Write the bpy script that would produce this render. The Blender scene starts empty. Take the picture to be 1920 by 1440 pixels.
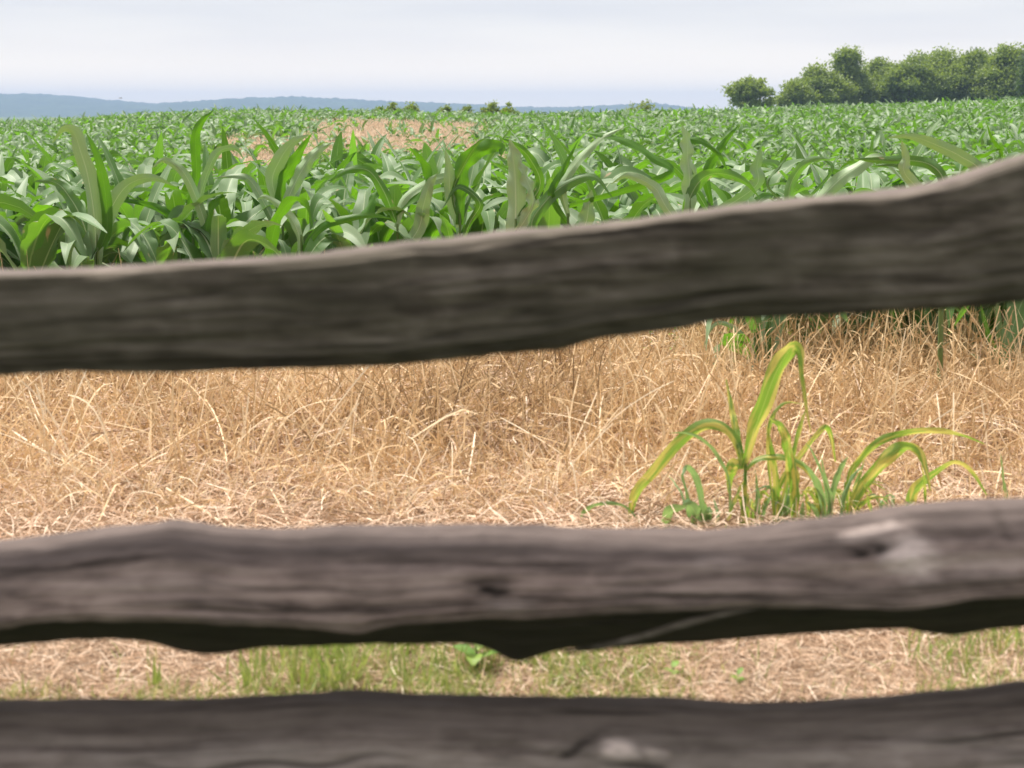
import bpy, math
import numpy as np
from mathutils import Vector

rad = math.radians
scene = bpy.context.scene
COL = scene.collection

# ------------------------------------------------------------------ camera
EYE = 1.10
FPX = 2667.0                      # focal length in pixels of the 1920 px wide photograph
PITCH = math.atan(505.0 / FPX)    # horizon at y = 215 of 1440
cam_data = bpy.data.cameras.new('camera')
cam_data.sensor_width = 36.0
cam_data.lens = 36.0 * FPX / 1920.0
cam_data.clip_start = 0.05
cam_data.clip_end = 20000.0
cam_data.dof.use_dof = True
cam_data.dof.focus_distance = 8.5
cam_data.dof.aperture_fstop = 5.4
cam = bpy.data.objects.new('camera', cam_data)
cam.location = (0, 0, EYE)
cam.rotation_euler = (rad(90) - PITCH, 0, 0)
COL.objects.link(cam)
scene.camera = cam

# ------------------------------------------------------------------ light
SUN_EL, SUN_AZ = rad(66), rad(-45)      # azimuth clockwise from +Y (the view direction)
world = bpy.data.worlds.new("World")
scene.world = world
world.use_nodes = True
wn, wl = world.node_tree.nodes, world.node_tree.links
wn.clear()
w_out = wn.new('ShaderNodeOutputWorld')
w_sky = wn.new('ShaderNodeTexSky'); w_sky.sky_type = 'NISHITA'; w_sky.sun_disc = False
w_sky.sun_elevation = SUN_EL; w_sky.sun_rotation = SUN_AZ; w_sky.dust_density = 3.0
w_bs = wn.new('ShaderNodeBackground'); w_bs.inputs['Strength'].default_value = 0.10
w_bc = wn.new('ShaderNodeBackground'); w_bc.inputs['Strength'].default_value = 1.0
w_mix = wn.new('ShaderNodeMixShader'); w_mix.inputs[0].default_value = 0.93
w_tc = wn.new('ShaderNodeTexCoord')
w_map = wn.new('ShaderNodeMapping'); w_map.inputs['Scale'].default_value = (3.0, 3.0, 30.0)
w_map.inputs['Rotation'].default_value = (0.0, 0.03, 0.4)
w_noise = wn.new('ShaderNodeTexNoise'); w_noise.inputs['Scale'].default_value = 1.3
w_noise.inputs['Detail'].default_value = 5.0; w_noise.inputs['Roughness'].default_value = 0.5
w_ramp = wn.new('ShaderNodeValToRGB')
w_ramp.color_ramp.elements[0].position = 0.30; w_ramp.color_ramp.elements[0].color = (0.465, 0.462, 0.475, 1)
w_ramp.color_ramp.elements[1].position = 0.62; w_ramp.color_ramp.elements[1].color = (0.535, 0.522, 0.508, 1)
wl.new(w_tc.outputs['Generated'], w_map.inputs[0]); wl.new(w_map.outputs[0], w_noise.inputs[0])
wl.new(w_noise.outputs[0], w_ramp.inputs[0]); w_tint = wn.new('ShaderNodeMix'); w_tint.data_type = 'RGBA'; w_tint.inputs[6].default_value = (0.67, 0.565, 0.43, 1)
wl.new(w_ramp.outputs[0], w_tint.inputs[7]); wl.new(w_tint.outputs[2], w_bc.inputs[0])
# the cloud layer is brighter towards the sun and duller on the far side of the sky
w_dot = wn.new('ShaderNodeVectorMath'); w_dot.operation = 'DOT_PRODUCT'
w_dot.inputs[1].default_value = (0.0, 0.80, 0.60)
wl.new(w_tc.outputs['Generated'], w_dot.inputs[0])
w_rng = wn.new('ShaderNodeMapRange'); w_rng.interpolation_type = 'SMOOTHSTEP'
w_rng.inputs[1].default_value = -0.75; w_rng.inputs[2].default_value = 0.85
w_rng.inputs[3].default_value = 0.70; w_rng.inputs[4].default_value = 0.98
wl.new(w_dot.outputs['Value'], w_rng.inputs[0])
w_sep = wn.new('ShaderNodeSeparateXYZ'); wl.new(w_tc.outputs['Generated'], w_sep.inputs[0])
w_hz = wn.new('ShaderNodeMapRange'); w_hz.interpolation_type = 'SMOOTHSTEP'      # the cloud sheet thins and brightens at the horizon
w_hz.inputs[1].default_value = 0.0; w_hz.inputs[2].default_value = 0.075; w_hz.inputs[3].default_value = 1.42; w_hz.inputs[4].default_value = 1.0
wl.new(w_sep.outputs[2], w_hz.inputs[0])
w_ht = wn.new('ShaderNodeMapRange'); w_ht.interpolation_type = 'SMOOTHSTEP'; w_ht.inputs[1].default_value = 0.0; w_ht.inputs[2].default_value = 0.075
wl.new(w_sep.outputs[2], w_ht.inputs[0]); wl.new(w_ht.outputs[0], w_tint.inputs[0])
w_mul = wn.new('ShaderNodeMath'); w_mul.operation = 'MULTIPLY'
wl.new(w_rng.outputs[0], w_mul.inputs[0]); wl.new(w_hz.outputs[0], w_mul.inputs[1]); wl.new(w_mul.outputs[0], w_bc.inputs['Strength'])
wl.new(w_sky.outputs[0], w_bs.inputs[0])
wl.new(w_bs.outputs[0], w_mix.inputs[1]); wl.new(w_bc.outputs[0], w_mix.inputs[2])
wl.new(w_mix.outputs[0], w_out.inputs[0])

sun_data = bpy.data.lights.new('sun', 'SUN')
sun_data.energy = 3.4; sun_data.angle = rad(7); sun_data.color = (1.0, 0.95, 0.87)
sun = bpy.data.objects.new('sun', sun_data)
sdir = Vector((math.cos(SUN_EL) * math.sin(SUN_AZ), math.cos(SUN_EL) * math.cos(SUN_AZ), math.sin(SUN_EL)))
sun.rotation_euler = sdir.to_track_quat('Z', 'Y').to_euler()
sun.location = (0, 0, 30)
COL.objects.link(sun)

vs = scene.view_settings
vs.view_transform = 'Standard'; vs.look = 'None'; vs.gamma = 1.0; vs.use_curve_mapping = False
vs.exposure = 0.95
scene.cycles.max_bounces = 8
scene.cycles.transmission_bounces = 6
scene.cycles.volume_bounces = 0
scene.cycles.volume_max_steps = 64
scene.cycles.use_denoising = True

# ------------------------------------------------------------------ helpers
def at(px, py, Y):
    """the point at depth Y that the photograph shows at pixel (px, py)"""
    c, s = math.cos(PITCH), math.sin(PITCH)
    r = np.array([px - 960.0, FPX * c + (720.0 - py) * s, -FPX * s + (720.0 - py) * c])
    return np.array([0, 0, EYE]) + r * (Y / r[1])

def ground_y(py):
    a = PITCH + math.atan((py - 720.0) / FPX)
    return EYE / math.tan(a)

def tag(o, label=None, cat=None, group=None, kind=None):
    if label: o['label'] = label
    if cat: o['category'] = cat
    if group: o['group'] = group
    if kind: o['kind'] = kind
    return o

def make_mesh(name, V, Q, rib=None, smooth=True, extra=None):
    me = bpy.data.meshes.new(name)
    V = np.ascontiguousarray(V, np.float32); Q = np.ascontiguousarray(Q, np.int32)
    k = Q.shape[1]
    me.vertices.add(len(V)); me.vertices.foreach_set('co', V.ravel())
    me.loops.add(Q.size); me.loops.foreach_set('vertex_index', Q.ravel())
    me.polygons.add(len(Q))
    me.polygons.foreach_set('loop_start', np.arange(0, Q.size, k, dtype=np.int32))
    try: me.polygons.foreach_set('loop_total', np.full(len(Q), k, dtype=np.int32))
    except Exception: pass
    me.update(calc_edges=True)
    if smooth: me.polygons.foreach_set('use_smooth', np.ones(len(Q), dtype=bool))
    if rib is not None:
        a = me.attributes.new('rib', 'FLOAT_VECTOR', 'POINT')
        a.data.foreach_set('vector', np.ascontiguousarray(rib, np.float32).ravel())
    for nm, arr in (extra or {}).items():
        a = me.attributes.new(nm, 'FLOAT', 'POINT')
        a.data.foreach_set('value', np.ascontiguousarray(arr, np.float32))
    me.validate()
    return me

def obj(name, me, mat, parent=None):
    if mat is not None and not me.materials: me.materials.append(mat)
    o = bpy.data.objects.new(name, me)
    COL.objects.link(o)
    if parent is not None: o.parent = parent
    return o

def empty(name, loc=(0, 0, 0)):
    o = bpy.data.objects.new(name, None)
    o.empty_display_size = 0.1
    o.location = loc
    COL.objects.link(o)
    return o

class Bag:
    """collects quads into one mesh"""
    def __init__(s): s.V, s.Q, s.R, s.n = [], [], [], 0
    def add(s, V, Q, R):
        s.V.append(V); s.Q.append(Q + s.n); s.R.append(R); s.n += len(V)
    def mesh(s, name): return make_mesh(name, np.concatenate(s.V), np.concatenate(s.Q), np.concatenate(s.R))

def ribbons(rng, base, az, el0, bend, L, W, S=8, C=2, fold=0.2, wave=0.0, roll=None, twist=None,
            prof='leaf', curl=None, var=None, power=1.3, kink=None, tk=0.6, ruf=(2.0, 2.5)):
    """N bent blades at once. Returns verts, quads, rib=(u, v, var), tips"""
    base = np.asarray(base, float); N = len(base)
    f = lambda a, d=0.0: np.broadcast_to(np.asarray(d if a is None else a, float), (N,)).astype(float)
    az, el0, bend, L, W = f(az), f(el0), f(bend), f(L), f(W)
    roll, twist, curl = f(roll), f(twist), f(curl)
    var = rng.random(N) if var is None else f(var)
    t = np.linspace(0, 1, S + 1)
    el = el0[:, None] - bend[:, None] * t[None] ** power
    if kink is not None: el = el - f(kink)[:, None] / (1 + np.exp(-(t[None] - f(tk)[:, None]) * 22))
    A = az[:, None] + curl[:, None] * t[None]
    T = np.stack([np.cos(el) * np.cos(A), np.cos(el) * np.sin(A), np.sin(el)], -1)     # N,S+1,3
    step = (T[:, :-1] + T[:, 1:]) * 0.5 * (L / S)[:, None, None]
    P = np.concatenate([np.zeros((N, 1, 3)), np.cumsum(step, 1)], 1) + base[:, None, :]
    side0 = np.stack([-np.sin(A), np.cos(A), np.zeros_like(A)], -1)
    nor0 = np.cross(T, side0)
    rr = roll[:, None] + twist[:, None] * t[None]
    side = side0 * np.cos(rr)[..., None] + nor0 * np.sin(rr)[..., None]
    nor = np.cross(T, side)
    if prof == 'leaf': w = np.minimum(1, 0.42 + 2.6 * t) * (1 - t ** 2.6) ** 0.85
    elif prof == 'straw': w = np.ones_like(t); w[-1] = 0.7
    elif prof == 'blade': w = np.minimum(1, 0.6 + 2 * t) * (1 - t ** 2.2)
    elif prof == 'head': w = np.sin(np.pi * np.clip(t, 0.04, 0.97)) ** 0.7
    w = np.maximum(w, 0.03)
    half = 0.5 * W[:, None] * w[None]
    s = np.linspace(-1, 1, C + 1)
    ph = rng.random((N, 2)) * 6.283
    fr = ruf[0] + rng.random(N) * ruf[1]
    wv = np.zeros((N, S + 1, C + 1))
    if wave:
        for k, sg in enumerate((-1, 1)):
            m = (np.sign(s) == sg) * np.abs(s) ** 2
            amp = np.sin(6.283 * fr[:, None] * t[None] + ph[:, k:k + 1]) * np.sin(np.pi * np.clip(t * 1.1, 0, 1))[None]
            wv += wave * amp[..., None] * m[None, None]
    off_s = half[..., None] * s * math.cos(fold)
    off_n = half[..., None] * (np.abs(s) * math.sin(fold) + wv)
    V = P[:, :, None, :] + side[:, :, None, :] * off_s[..., None] + nor[:, :, None, :] * off_n[..., None]
    n_per = (S + 1) * (C + 1)
    i, j = np.meshgrid(np.arange(S), np.arange(C), indexing='ij')
    q = np.stack([i * (C + 1) + j, i * (C + 1) + j + 1, (i + 1) * (C + 1) + j + 1, (i + 1) * (C + 1) + j], -1).reshape(-1, 4)
    Q = (q[None] + (np.arange(N) * n_per)[:, None, None]).reshape(-1, 4)
    rib = np.empty((N, S + 1, C + 1, 3))
    rib[..., 0] = (s * 0.5 + 0.5)[None, None]
    rib[..., 1] = t[None, :, None]
    rib[..., 2] = var[:, None, None]
    return V.reshape(-1, 3), Q, rib.reshape(-1, 3), P[:, -1], T[:, -1]

def spline(P, n):
    """Catmull-Rom through the rows of P, n samples"""
    P = np.asarray(P, float)
    P = np.vstack([2 * P[0] - P[1], P, 2 * P[-1] - P[-2]])
    segs = len(P) - 3
    out = []
    for u in np.linspace(0, segs, n):
        k = min(int(u), segs - 1); f = u - k
        a, b, c, d = P[k], P[k + 1], P[k + 2], P[k + 3]
        out.append(0.5 * (2 * b + (c - a) * f + (2 * a - 5 * b + 4 * c - d) * f * f + (3 * b - a - 3 * c + d) * f ** 3))
    return np.array(out)

def strap(pts, widths, var=0.5, n=22, C=4, fold=0.25, roll=0.0, wave=0.05, seed=0):
    """one leaf along 3-D points; widths in metres along it"""
    rng = np.random.default_rng(seed)
    P = spline(pts, n)
    t = np.linspace(0, 1, n)
    w = np.interp(t, np.linspace(0, 1, len(widths)), widths) * 0.5
    w = w * (1 + 0.10 * vnoise(t * 7 + seed * 3.7, 0 * t, 91) + 0.06 * vnoise(t * 17 + seed, 0 * t, 92))
    P = P + (0.10 * w.max() * vnoise(t * 5 + seed * 1.3, 0 * t + 3, 93) * np.sin(np.pi * t))[:, None] * np.array([0.7, 0.5, 0.7])
    T = np.gradient(P, axis=0); T /= np.linalg.norm(T, axis=1)[:, None] + 1e-9
    view = P - np.array([0, 0, EYE]); view /= np.linalg.norm(view, axis=1)[:, None]
    side = np.cross(T, view); side /= np.linalg.norm(side, axis=1)[:, None] + 1e-9
    for k in range(1, n):                       # keep the side vector from flipping
        if np.dot(side[k], side[k - 1]) < 0: side[k] *= -1
    nor = np.cross(side, T)
    r = roll + 0.25 * np.sin(t * 3 + rng.random() * 6)
    sd = side * np.cos(r)[:, None] + nor * np.sin(r)[:, None]
    nr = np.cross(sd, T)
    s = np.linspace(-1, 1, C + 1)
    f1, p1, p2 = 2 + rng.random() * 3, rng.random() * 6, rng.random() * 6
    V = np.empty((n, C + 1, 3)); R = np.empty((n, C + 1, 3))
    for j, sj in enumerate(s):
        wv = wave * np.sin(6.283 * f1 * t + (p1 if sj < 0 else p2)) * sj * sj
        V[:, j] = P + sd * (w * sj)[:, None] + nr * (w * (abs(sj) * fold + wv * 2))[:, None]
        R[:, j, 0] = sj * 0.5 + 0.5; R[:, j, 1] = t; R[:, j, 2] = var
    i, j = np.meshgrid(np.arange(n - 1), np.arange(C), indexing='ij')
    Q = np.stack([i * (C + 1) + j, i * (C + 1) + j + 1, (i + 1) * (C + 1) + j + 1, (i + 1) * (C + 1) + j], -1).reshape(-1, 4)
    return V.reshape(-1, 3), Q, R.reshape(-1, 3)

def tube(pts, radii, sides=8, var=0.5):
    P = np.asarray(pts, float); n = len(P)
    T = np.gradient(P, axis=0); T /= np.linalg.norm(T, axis=1)[:, None] + 1e-9
    ref = np.array([0.13, 0.97, 0.2]) if abs(T[0][2]) > 0.7 else np.array([0, 0.1, 1.0])
    a = np.cross(T, ref); a /= np.linalg.norm(a, axis=1)[:, None]
    b = np.cross(T, a)
    th = np.arange(sides) * 2 * np.pi / sides
    R = np.interp(np.linspace(0, 1, n), np.linspace(0, 1, len(radii)), radii)
    V = P[:, None] + R[:, None, None] * (a[:, None] * np.cos(th)[None, :, None] + b[:, None] * np.sin(th)[None, :, None])
    V = V.reshape(-1, 3)
    i, j = np.meshgrid(np.arange(n - 1), np.arange(sides), indexing='ij')
    j2 = (j + 1) % sides
    Q = np.stack([i * sides + j, i * sides + j2, (i + 1) * sides + j2, (i + 1) * sides + j], -1).reshape(-1, 4)
    rib = np.stack([np.full(len(V), 0.2), np.repeat(np.linspace(0, 1, n), sides), np.full(len(V), var)], -1)
    return V, Q, rib

def vnoise(x, y, seed=0):
    """smooth value noise, range about -1..1"""
    x = np.asarray(x, float); y = np.asarray(y, float)
    xi, yi = np.floor(x).astype(np.int64), np.floor(y).astype(np.int64)
    fx, fy = x - xi, y - yi
    fx, fy = fx * fx * (3 - 2 * fx), fy * fy * (3 - 2 * fy)
    def h(a, b):
        v = (a * 374761393 + b * 668265263 + seed * 974634777) & 0xffffffff
        v = ((v ^ (v >> 13)) * 1274126177) & 0xffffffff
        return ((v ^ (v >> 16)) & 0xffff) / 32767.5 - 1
    return (h(xi, yi) * (1 - fx) + h(xi + 1, yi) * fx) * (1 - fy) + (h(xi, yi + 1) * (1 - fx) + h(xi + 1, yi + 1) * fx) * fy

def sm(x): x = np.clip(x, 0, 1); return x * x * (3 - 2 * x)

# ------------------------------------------------------------------ materials
def new_mat(name):
    m = bpy.data.materials.new(name); m.use_nodes = True
    nt = m.node_tree; nt.nodes.clear()
    out = nt.nodes.new('ShaderNodeOutputMaterial')
    return m, nt, out

class NT:
    def __init__(s, nt): s.nt = nt
    def n(s, typ, **kw):
        x = s.nt.nodes.new(typ)
        for k, v in kw.items():
            if k.startswith('i_'):
                x.inputs[int(k[2:]) if k[2:].isdigit() else k[2:].replace('_', ' ')].default_value = v
            else: setattr(x, k, v)
        return x
    def l(s, a, b): s.nt.links.new(a, b)
    def math(s, op, a, b=None, clamp=False):
        x = s.n('ShaderNodeMath', operation=op); x.use_clamp = clamp
        for k, v in enumerate((a, b)):
            if v is None: continue
            if isinstance(v, (int, float)): x.inputs[k].default_value = v
            else: s.l(v, x.inputs[k])
        return x.outputs[0]
    def ramp(s, fac, stops):
        x = s.n('ShaderNodeValToRGB'); cr = x.color_ramp
        while len(cr.elements) < len(stops): cr.elements.new(0.5)
        for e, (p, c) in zip(cr.elements, stops): e.position = p; e.color = (*c, 1)
        s.l(fac, x.inputs[0]); return x.outputs[0]
    def mix(s, fac, a, b, blend='MIX'):
        x = s.n('ShaderNodeMix', data_type='RGBA', blend_type=blend)
        for k, v in ((0, fac), (6, a), (7, b)):
            if isinstance(v, (int, float)): x.inputs[k].default_value = v
            elif isinstance(v, tuple): x.inputs[k].default_value = (*v, 1)
            else: s.l(v, x.inputs[k])
        return x.outputs[2]
    def rib(s):
        a = s.n('ShaderNodeAttribute', attribute_name='rib')
        x = s.n('ShaderNodeSeparateXYZ'); s.l(a.outputs['Vector'], x.inputs[0])
        return a.outputs['Vector'], x.outputs[0], x.outputs[1], x.outputs[2]

def leaf_mat(name, stops, trans, tfac=0.35, rough=0.4, rib_col=(0.45, 0.5, 0.3), rib_w=0.05, sheen=0.25,
             edge=None, edge_thr=0.62, stripes=0.35, yellow=None, spec=0.5, under=None, tvar=0.0):
    m, nt, out = new_mat(name); k = NT(nt)
    vec, u, v, var = k.rib()
    oi = k.n('ShaderNodeObjectInfo')
    vv = k.math('FRACT', k.math('ADD', var, oi.outputs['Random']))
    col = k.ramp(vv, stops)
    # veins along the leaf
    cmb = k.n('ShaderNodeCombineXYZ'); k.l(k.math('MULTIPLY', u, 38.0), cmb.inputs[0])
    k.l(k.math('MULTIPLY', v, 2.5), cmb.inputs[1]); k.l(k.math('MULTIPLY', vv, 31.0), cmb.inputs[2])
    nz = k.n('ShaderNodeTexNoise', i_Scale=1.0, i_Detail=2.0); k.l(cmb.outputs[0], nz.inputs[0])
    st = k.math('MULTIPLY', k.math('SUBTRACT', nz.outputs[0], 0.5), stripes)
    br = k.n('ShaderNodeHueSaturation'); k.l(col, br.inputs['Color']); k.l(k.math('ADD', 1.0, st), br.inputs['Value'])
    col = br.outputs[0]
    trn = trans
    if yellow:
        cm2 = k.n('ShaderNodeCombineXYZ'); k.l(k.math('MULTIPLY', u, 2.2), cm2.inputs[0])
        k.l(k.math('MULTIPLY', v, 5.0), cm2.inputs[1]); k.l(k.math('MULTIPLY', var, 57.0), cm2.inputs[2])
        n2 = k.n('ShaderNodeTexNoise', i_Scale=1.0, i_Detail=3.0); k.l(cm2.outputs[0], n2.inputs[0])
        yf = k.math('MULTIPLY', k.math('SUBTRACT', n2.outputs[0], 0.45), 7.0, clamp=True)
        col = k.mix(yf, col, yellow); trn = k.mix(yf, trans, tuple(min(1, c * 1.25) for c in yellow))
    if rib_w:
        d = k.math('ABSOLUTE', k.math('SUBTRACT', u, 0.5))
        wd = k.math('MULTIPLY', k.math('SUBTRACT', 1.15, v), rib_w)
        rf = k.math('MULTIPLY', k.math('SUBTRACT', wd, d), 60.0, clamp=True)
        col = k.mix(k.math('MULTIPLY', rf, 0.75), col, rib_col)
    if edge:
        cm3 = k.n('ShaderNodeCombineXYZ'); k.l(k.math('MULTIPLY', u, 1.5), cm3.inputs[0])
        k.l(k.math('MULTIPLY', v, 5.0), cm3.inputs[1]); k.l(k.math('MULTIPLY', vv, 91.0), cm3.inputs[2])
        n3 = k.n('ShaderNodeTexNoise', i_Scale=1.4, i_Detail=3.0); k.l(cm3.outputs[0], n3.inputs[0])
        de = k.math('ABSOLUTE', k.math('SUBTRACT', u, 0.5))
        ef = k.math('ADD', n3.outputs[0], k.math('MULTIPLY', de, 0.22))
        ef = k.math('MULTIPLY', k.math('SUBTRACT', ef, edge_thr + 0.09), 14.0, clamp=True)
        col = k.mix(ef, col, edge); trn = k.mix(ef, trn, edge)
    p = k.n('ShaderNodeBsdfPrincipled')
    if under:
        gm = k.n('ShaderNodeNewGeometry')
        col = k.mix(k.math('MULTIPLY', gm.outputs['Backfacing'], 0.75), col, under)
    k.l(col, p.inputs['Base Color'])
    p.inputs['Roughness'].default_value = rough
    p.inputs['Specular IOR Level'].default_value = spec
    p.inputs['Sheen Weight'].default_value = sheen
    p.inputs['Sheen Roughness'].default_value = 0.4
    bmp = k.n('ShaderNodeBump', i_Strength=0.25, i_Distance=0.002); k.l(nz.outputs[0], bmp.inputs['Height'])
    k.l(bmp.outputs[0], p.inputs['Normal'])
    t = k.n('ShaderNodeBsdfTranslucent')
    if isinstance(trn, tuple): t.inputs[0].default_value = (*trn, 1)
    else: k.l(trn, t.inputs[0])
    mx = k.n('ShaderNodeMixShader', i_0=tfac)
    if tvar:
        k.l(k.math('ADD', tfac - tvar, k.math('MULTIPLY', k.math('FRACT', k.math('MULTIPLY', vv, 7.31)), 2 * tvar)), mx.inputs[0])
    k.l(p.outputs[0], mx.inputs[1]); k.l(t.outputs[0], mx.inputs[2]); k.l(mx.outputs[0], out.inputs[0])
    return m

M_CORN = leaf_mat('corn_leaf', [(0.0, (0.065, 0.145, 0.028)), (0.3, (0.115, 0.210, 0.070)), (0.6, (0.25, 0.345, 0.190)), (0.8, (0.30, 0.385, 0.24)), (1.0, (0.075, 0.160, 0.030))],
                  (0.17, 0.41, 0.010), tfac=0.30, tvar=0.20, spec=0.35, rough=0.52, edge=(0.45, 0.36, 0.20), edge_thr=0.66, sheen=0.35,
                  rib_col=(0.55, 0.62, 0.38), rib_w=0.055)
M_STALK = leaf_mat('corn_stalk', [(0.0, (0.09, 0.17, 0.035)), (1.0, (0.14, 0.21, 0.06))], (0.15, 0.3, 0.03), tfac=0.1, rib_w=0, sheen=0.1)
M_WEED = leaf_mat('yellowing_leaf', [(0.0, (0.10, 0.20, 0.04)), (0.5, (0.16, 0.26, 0.06)), (1.0, (0.14, 0.24, 0.09))],
                  (0.34, 0.58, 0.05), tfac=0.4, rough=0.42, yellow=(0.60, 0.56, 0.13), rib_col=(0.5, 0.55, 0.25), rib_w=0.04)
M_GREYWEED = leaf_mat('greyish_leaf', [(0.0, (0.13, 0.24, 0.10)), (0.5, (0.20, 0.32, 0.15)), (1.0, (0.24, 0.36, 0.15))],
                  (0.35, 0.55, 0.15), tfac=0.35, rough=0.45, rib_w=0.04)
M_GRASS = leaf_mat('grass_blade', [(0.0, (0.12, 0.21, 0.045)), (0.35, (0.22, 0.31, 0.075)), (0.6, (0.36, 0.40, 0.13)), (0.8, (0.60, 0.50, 0.24)), (1.0, (0.75, 0.60, 0.34))],
                   (0.42, 0.55, 0.10), tfac=0.3, rough=0.5, rib_w=0, sheen=0.1)

def straw_mat(name, stops, tfac=0.2, rough=0.6):
    m, nt, out = new_mat(name); k = NT(nt)
    vec, u, v, var = k.rib()
    col = k.ramp(var, stops)
    cm = k.n('ShaderNodeCombineXYZ'); k.l(k.math('MULTIPLY', v, 6.0), cm.inputs[0]); k.l(k.math('MULTIPLY', var, 73.0), cm.inputs[1])
    nz = k.n('ShaderNodeTexNoise', i_Scale=1.0, i_Detail=2.0); k.l(cm.outputs[0], nz.inputs[0])
    hs = k.n('ShaderNodeHueSaturation'); k.l(col, hs.inputs['Color'])
    k.l(k.math('ADD', 0.72, k.math('MULTIPLY', nz.outputs[0], 0.55)), hs.inputs['Value'])
    p = k.n('ShaderNodeBsdfPrincipled', i_Roughness=rough); k.l(hs.outputs[0], p.inputs['Base Color'])
    p.inputs['Specular IOR Level'].default_value = 0.35
    t = k.n('ShaderNodeBsdfTranslucent'); k.l(hs.outputs[0], t.inputs[0])
    mx = k.n('ShaderNodeMixShader', i_0=tfac)
    k.l(p.outputs[0], mx.inputs[1]); k.l(t.outputs[0], mx.inputs[2]); k.l(mx.outputs[0], out.inputs[0])
    return m

M_STRAW = straw_mat('dry_straw', [(0.0, (0.25, 0.165, 0.085)), (0.3, (0.53, 0.36, 0.19)), (0.6, (0.77, 0.56, 0.32)), (0.85, (0.90, 0.70, 0.44)), (1.0, (0.95, 0.81, 0.60))])
M_LITTER = straw_mat('straw_litter', [(0.0, (0.25, 0.165, 0.10)), (0.35, (0.55, 0.375, 0.245)), (0.7, (0.80, 0.585, 0.42)), (1.0, (0.94, 0.78, 0.62))])
M_FARSTRAW = straw_mat('pale_dead_grass', [(0.0, (0.52, 0.40, 0.27)), (0.5, (0.78, 0.62, 0.45)), (1.0, (0.93, 0.80, 0.64))], tfac=0.3)

def crown_mat(name, a, b, tr):
    m, nt, out = new_mat(name); k = NT(nt)
    vec, u, v, var = k.rib()
    oi = k.n('ShaderNodeObjectInfo')
    col = k.ramp(k.math('ADD', k.math('MULTIPLY', var, 0.8), k.math('MULTIPLY', oi.outputs['Random'], 0.2)), [(0.0, a), (1.0, b)])
    p = k.n('ShaderNodeBsdfPrincipled', i_Roughness=0.55); k.l(col, p.inputs['Base Color'])
    t = k.n('ShaderNodeBsdfTranslucent'); t.inputs[0].default_value = (*tr, 1)
    mx = k.n('ShaderNodeMixShader', i_0=0.35)
    k.l(p.outputs[0], mx.inputs[1]); k.l(t.outputs[0], mx.inputs[2]); k.l(mx.outputs[0], out.inputs[0])
    return m
M_CROWN = crown_mat('tree_leaves', (0.095, 0.155, 0.04), (0.27, 0.345, 0.08), (0.38, 0.50, 0.05))
M_CROWN_DARK = crown_mat('dark_tree_leaves', (0.04, 0.08, 0.025), (0.10, 0.15, 0.045), (0.14, 0.24, 0.03))

def bark_mat():
    m, nt, out = new_mat('bark'); k = NT(nt)
    tc = k.n('ShaderNodeTexCoord'); mp = k.n('ShaderNodeMapping'); mp.inputs['Scale'].default_value = (9, 9, 1.5)
    k.l(tc.outputs['Object'], mp.inputs[0]); nz = k.n('ShaderNodeTexNoise', i_Scale=1.5, i_Detail=4.0); k.l(mp.outputs[0], nz.inputs[0])
    p = k.n('ShaderNodeBsdfPrincipled', i_Roughness=0.9)
    k.l(k.ramp(nz.outputs[0], [(0.3, (0.05, 0.04, 0.03)), (0.7, (0.14, 0.115, 0.09))]), p.inputs['Base Color'])
    k.l(p.outputs[0], out.inputs[0]); return m
M_BARK = bark_mat()

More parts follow.
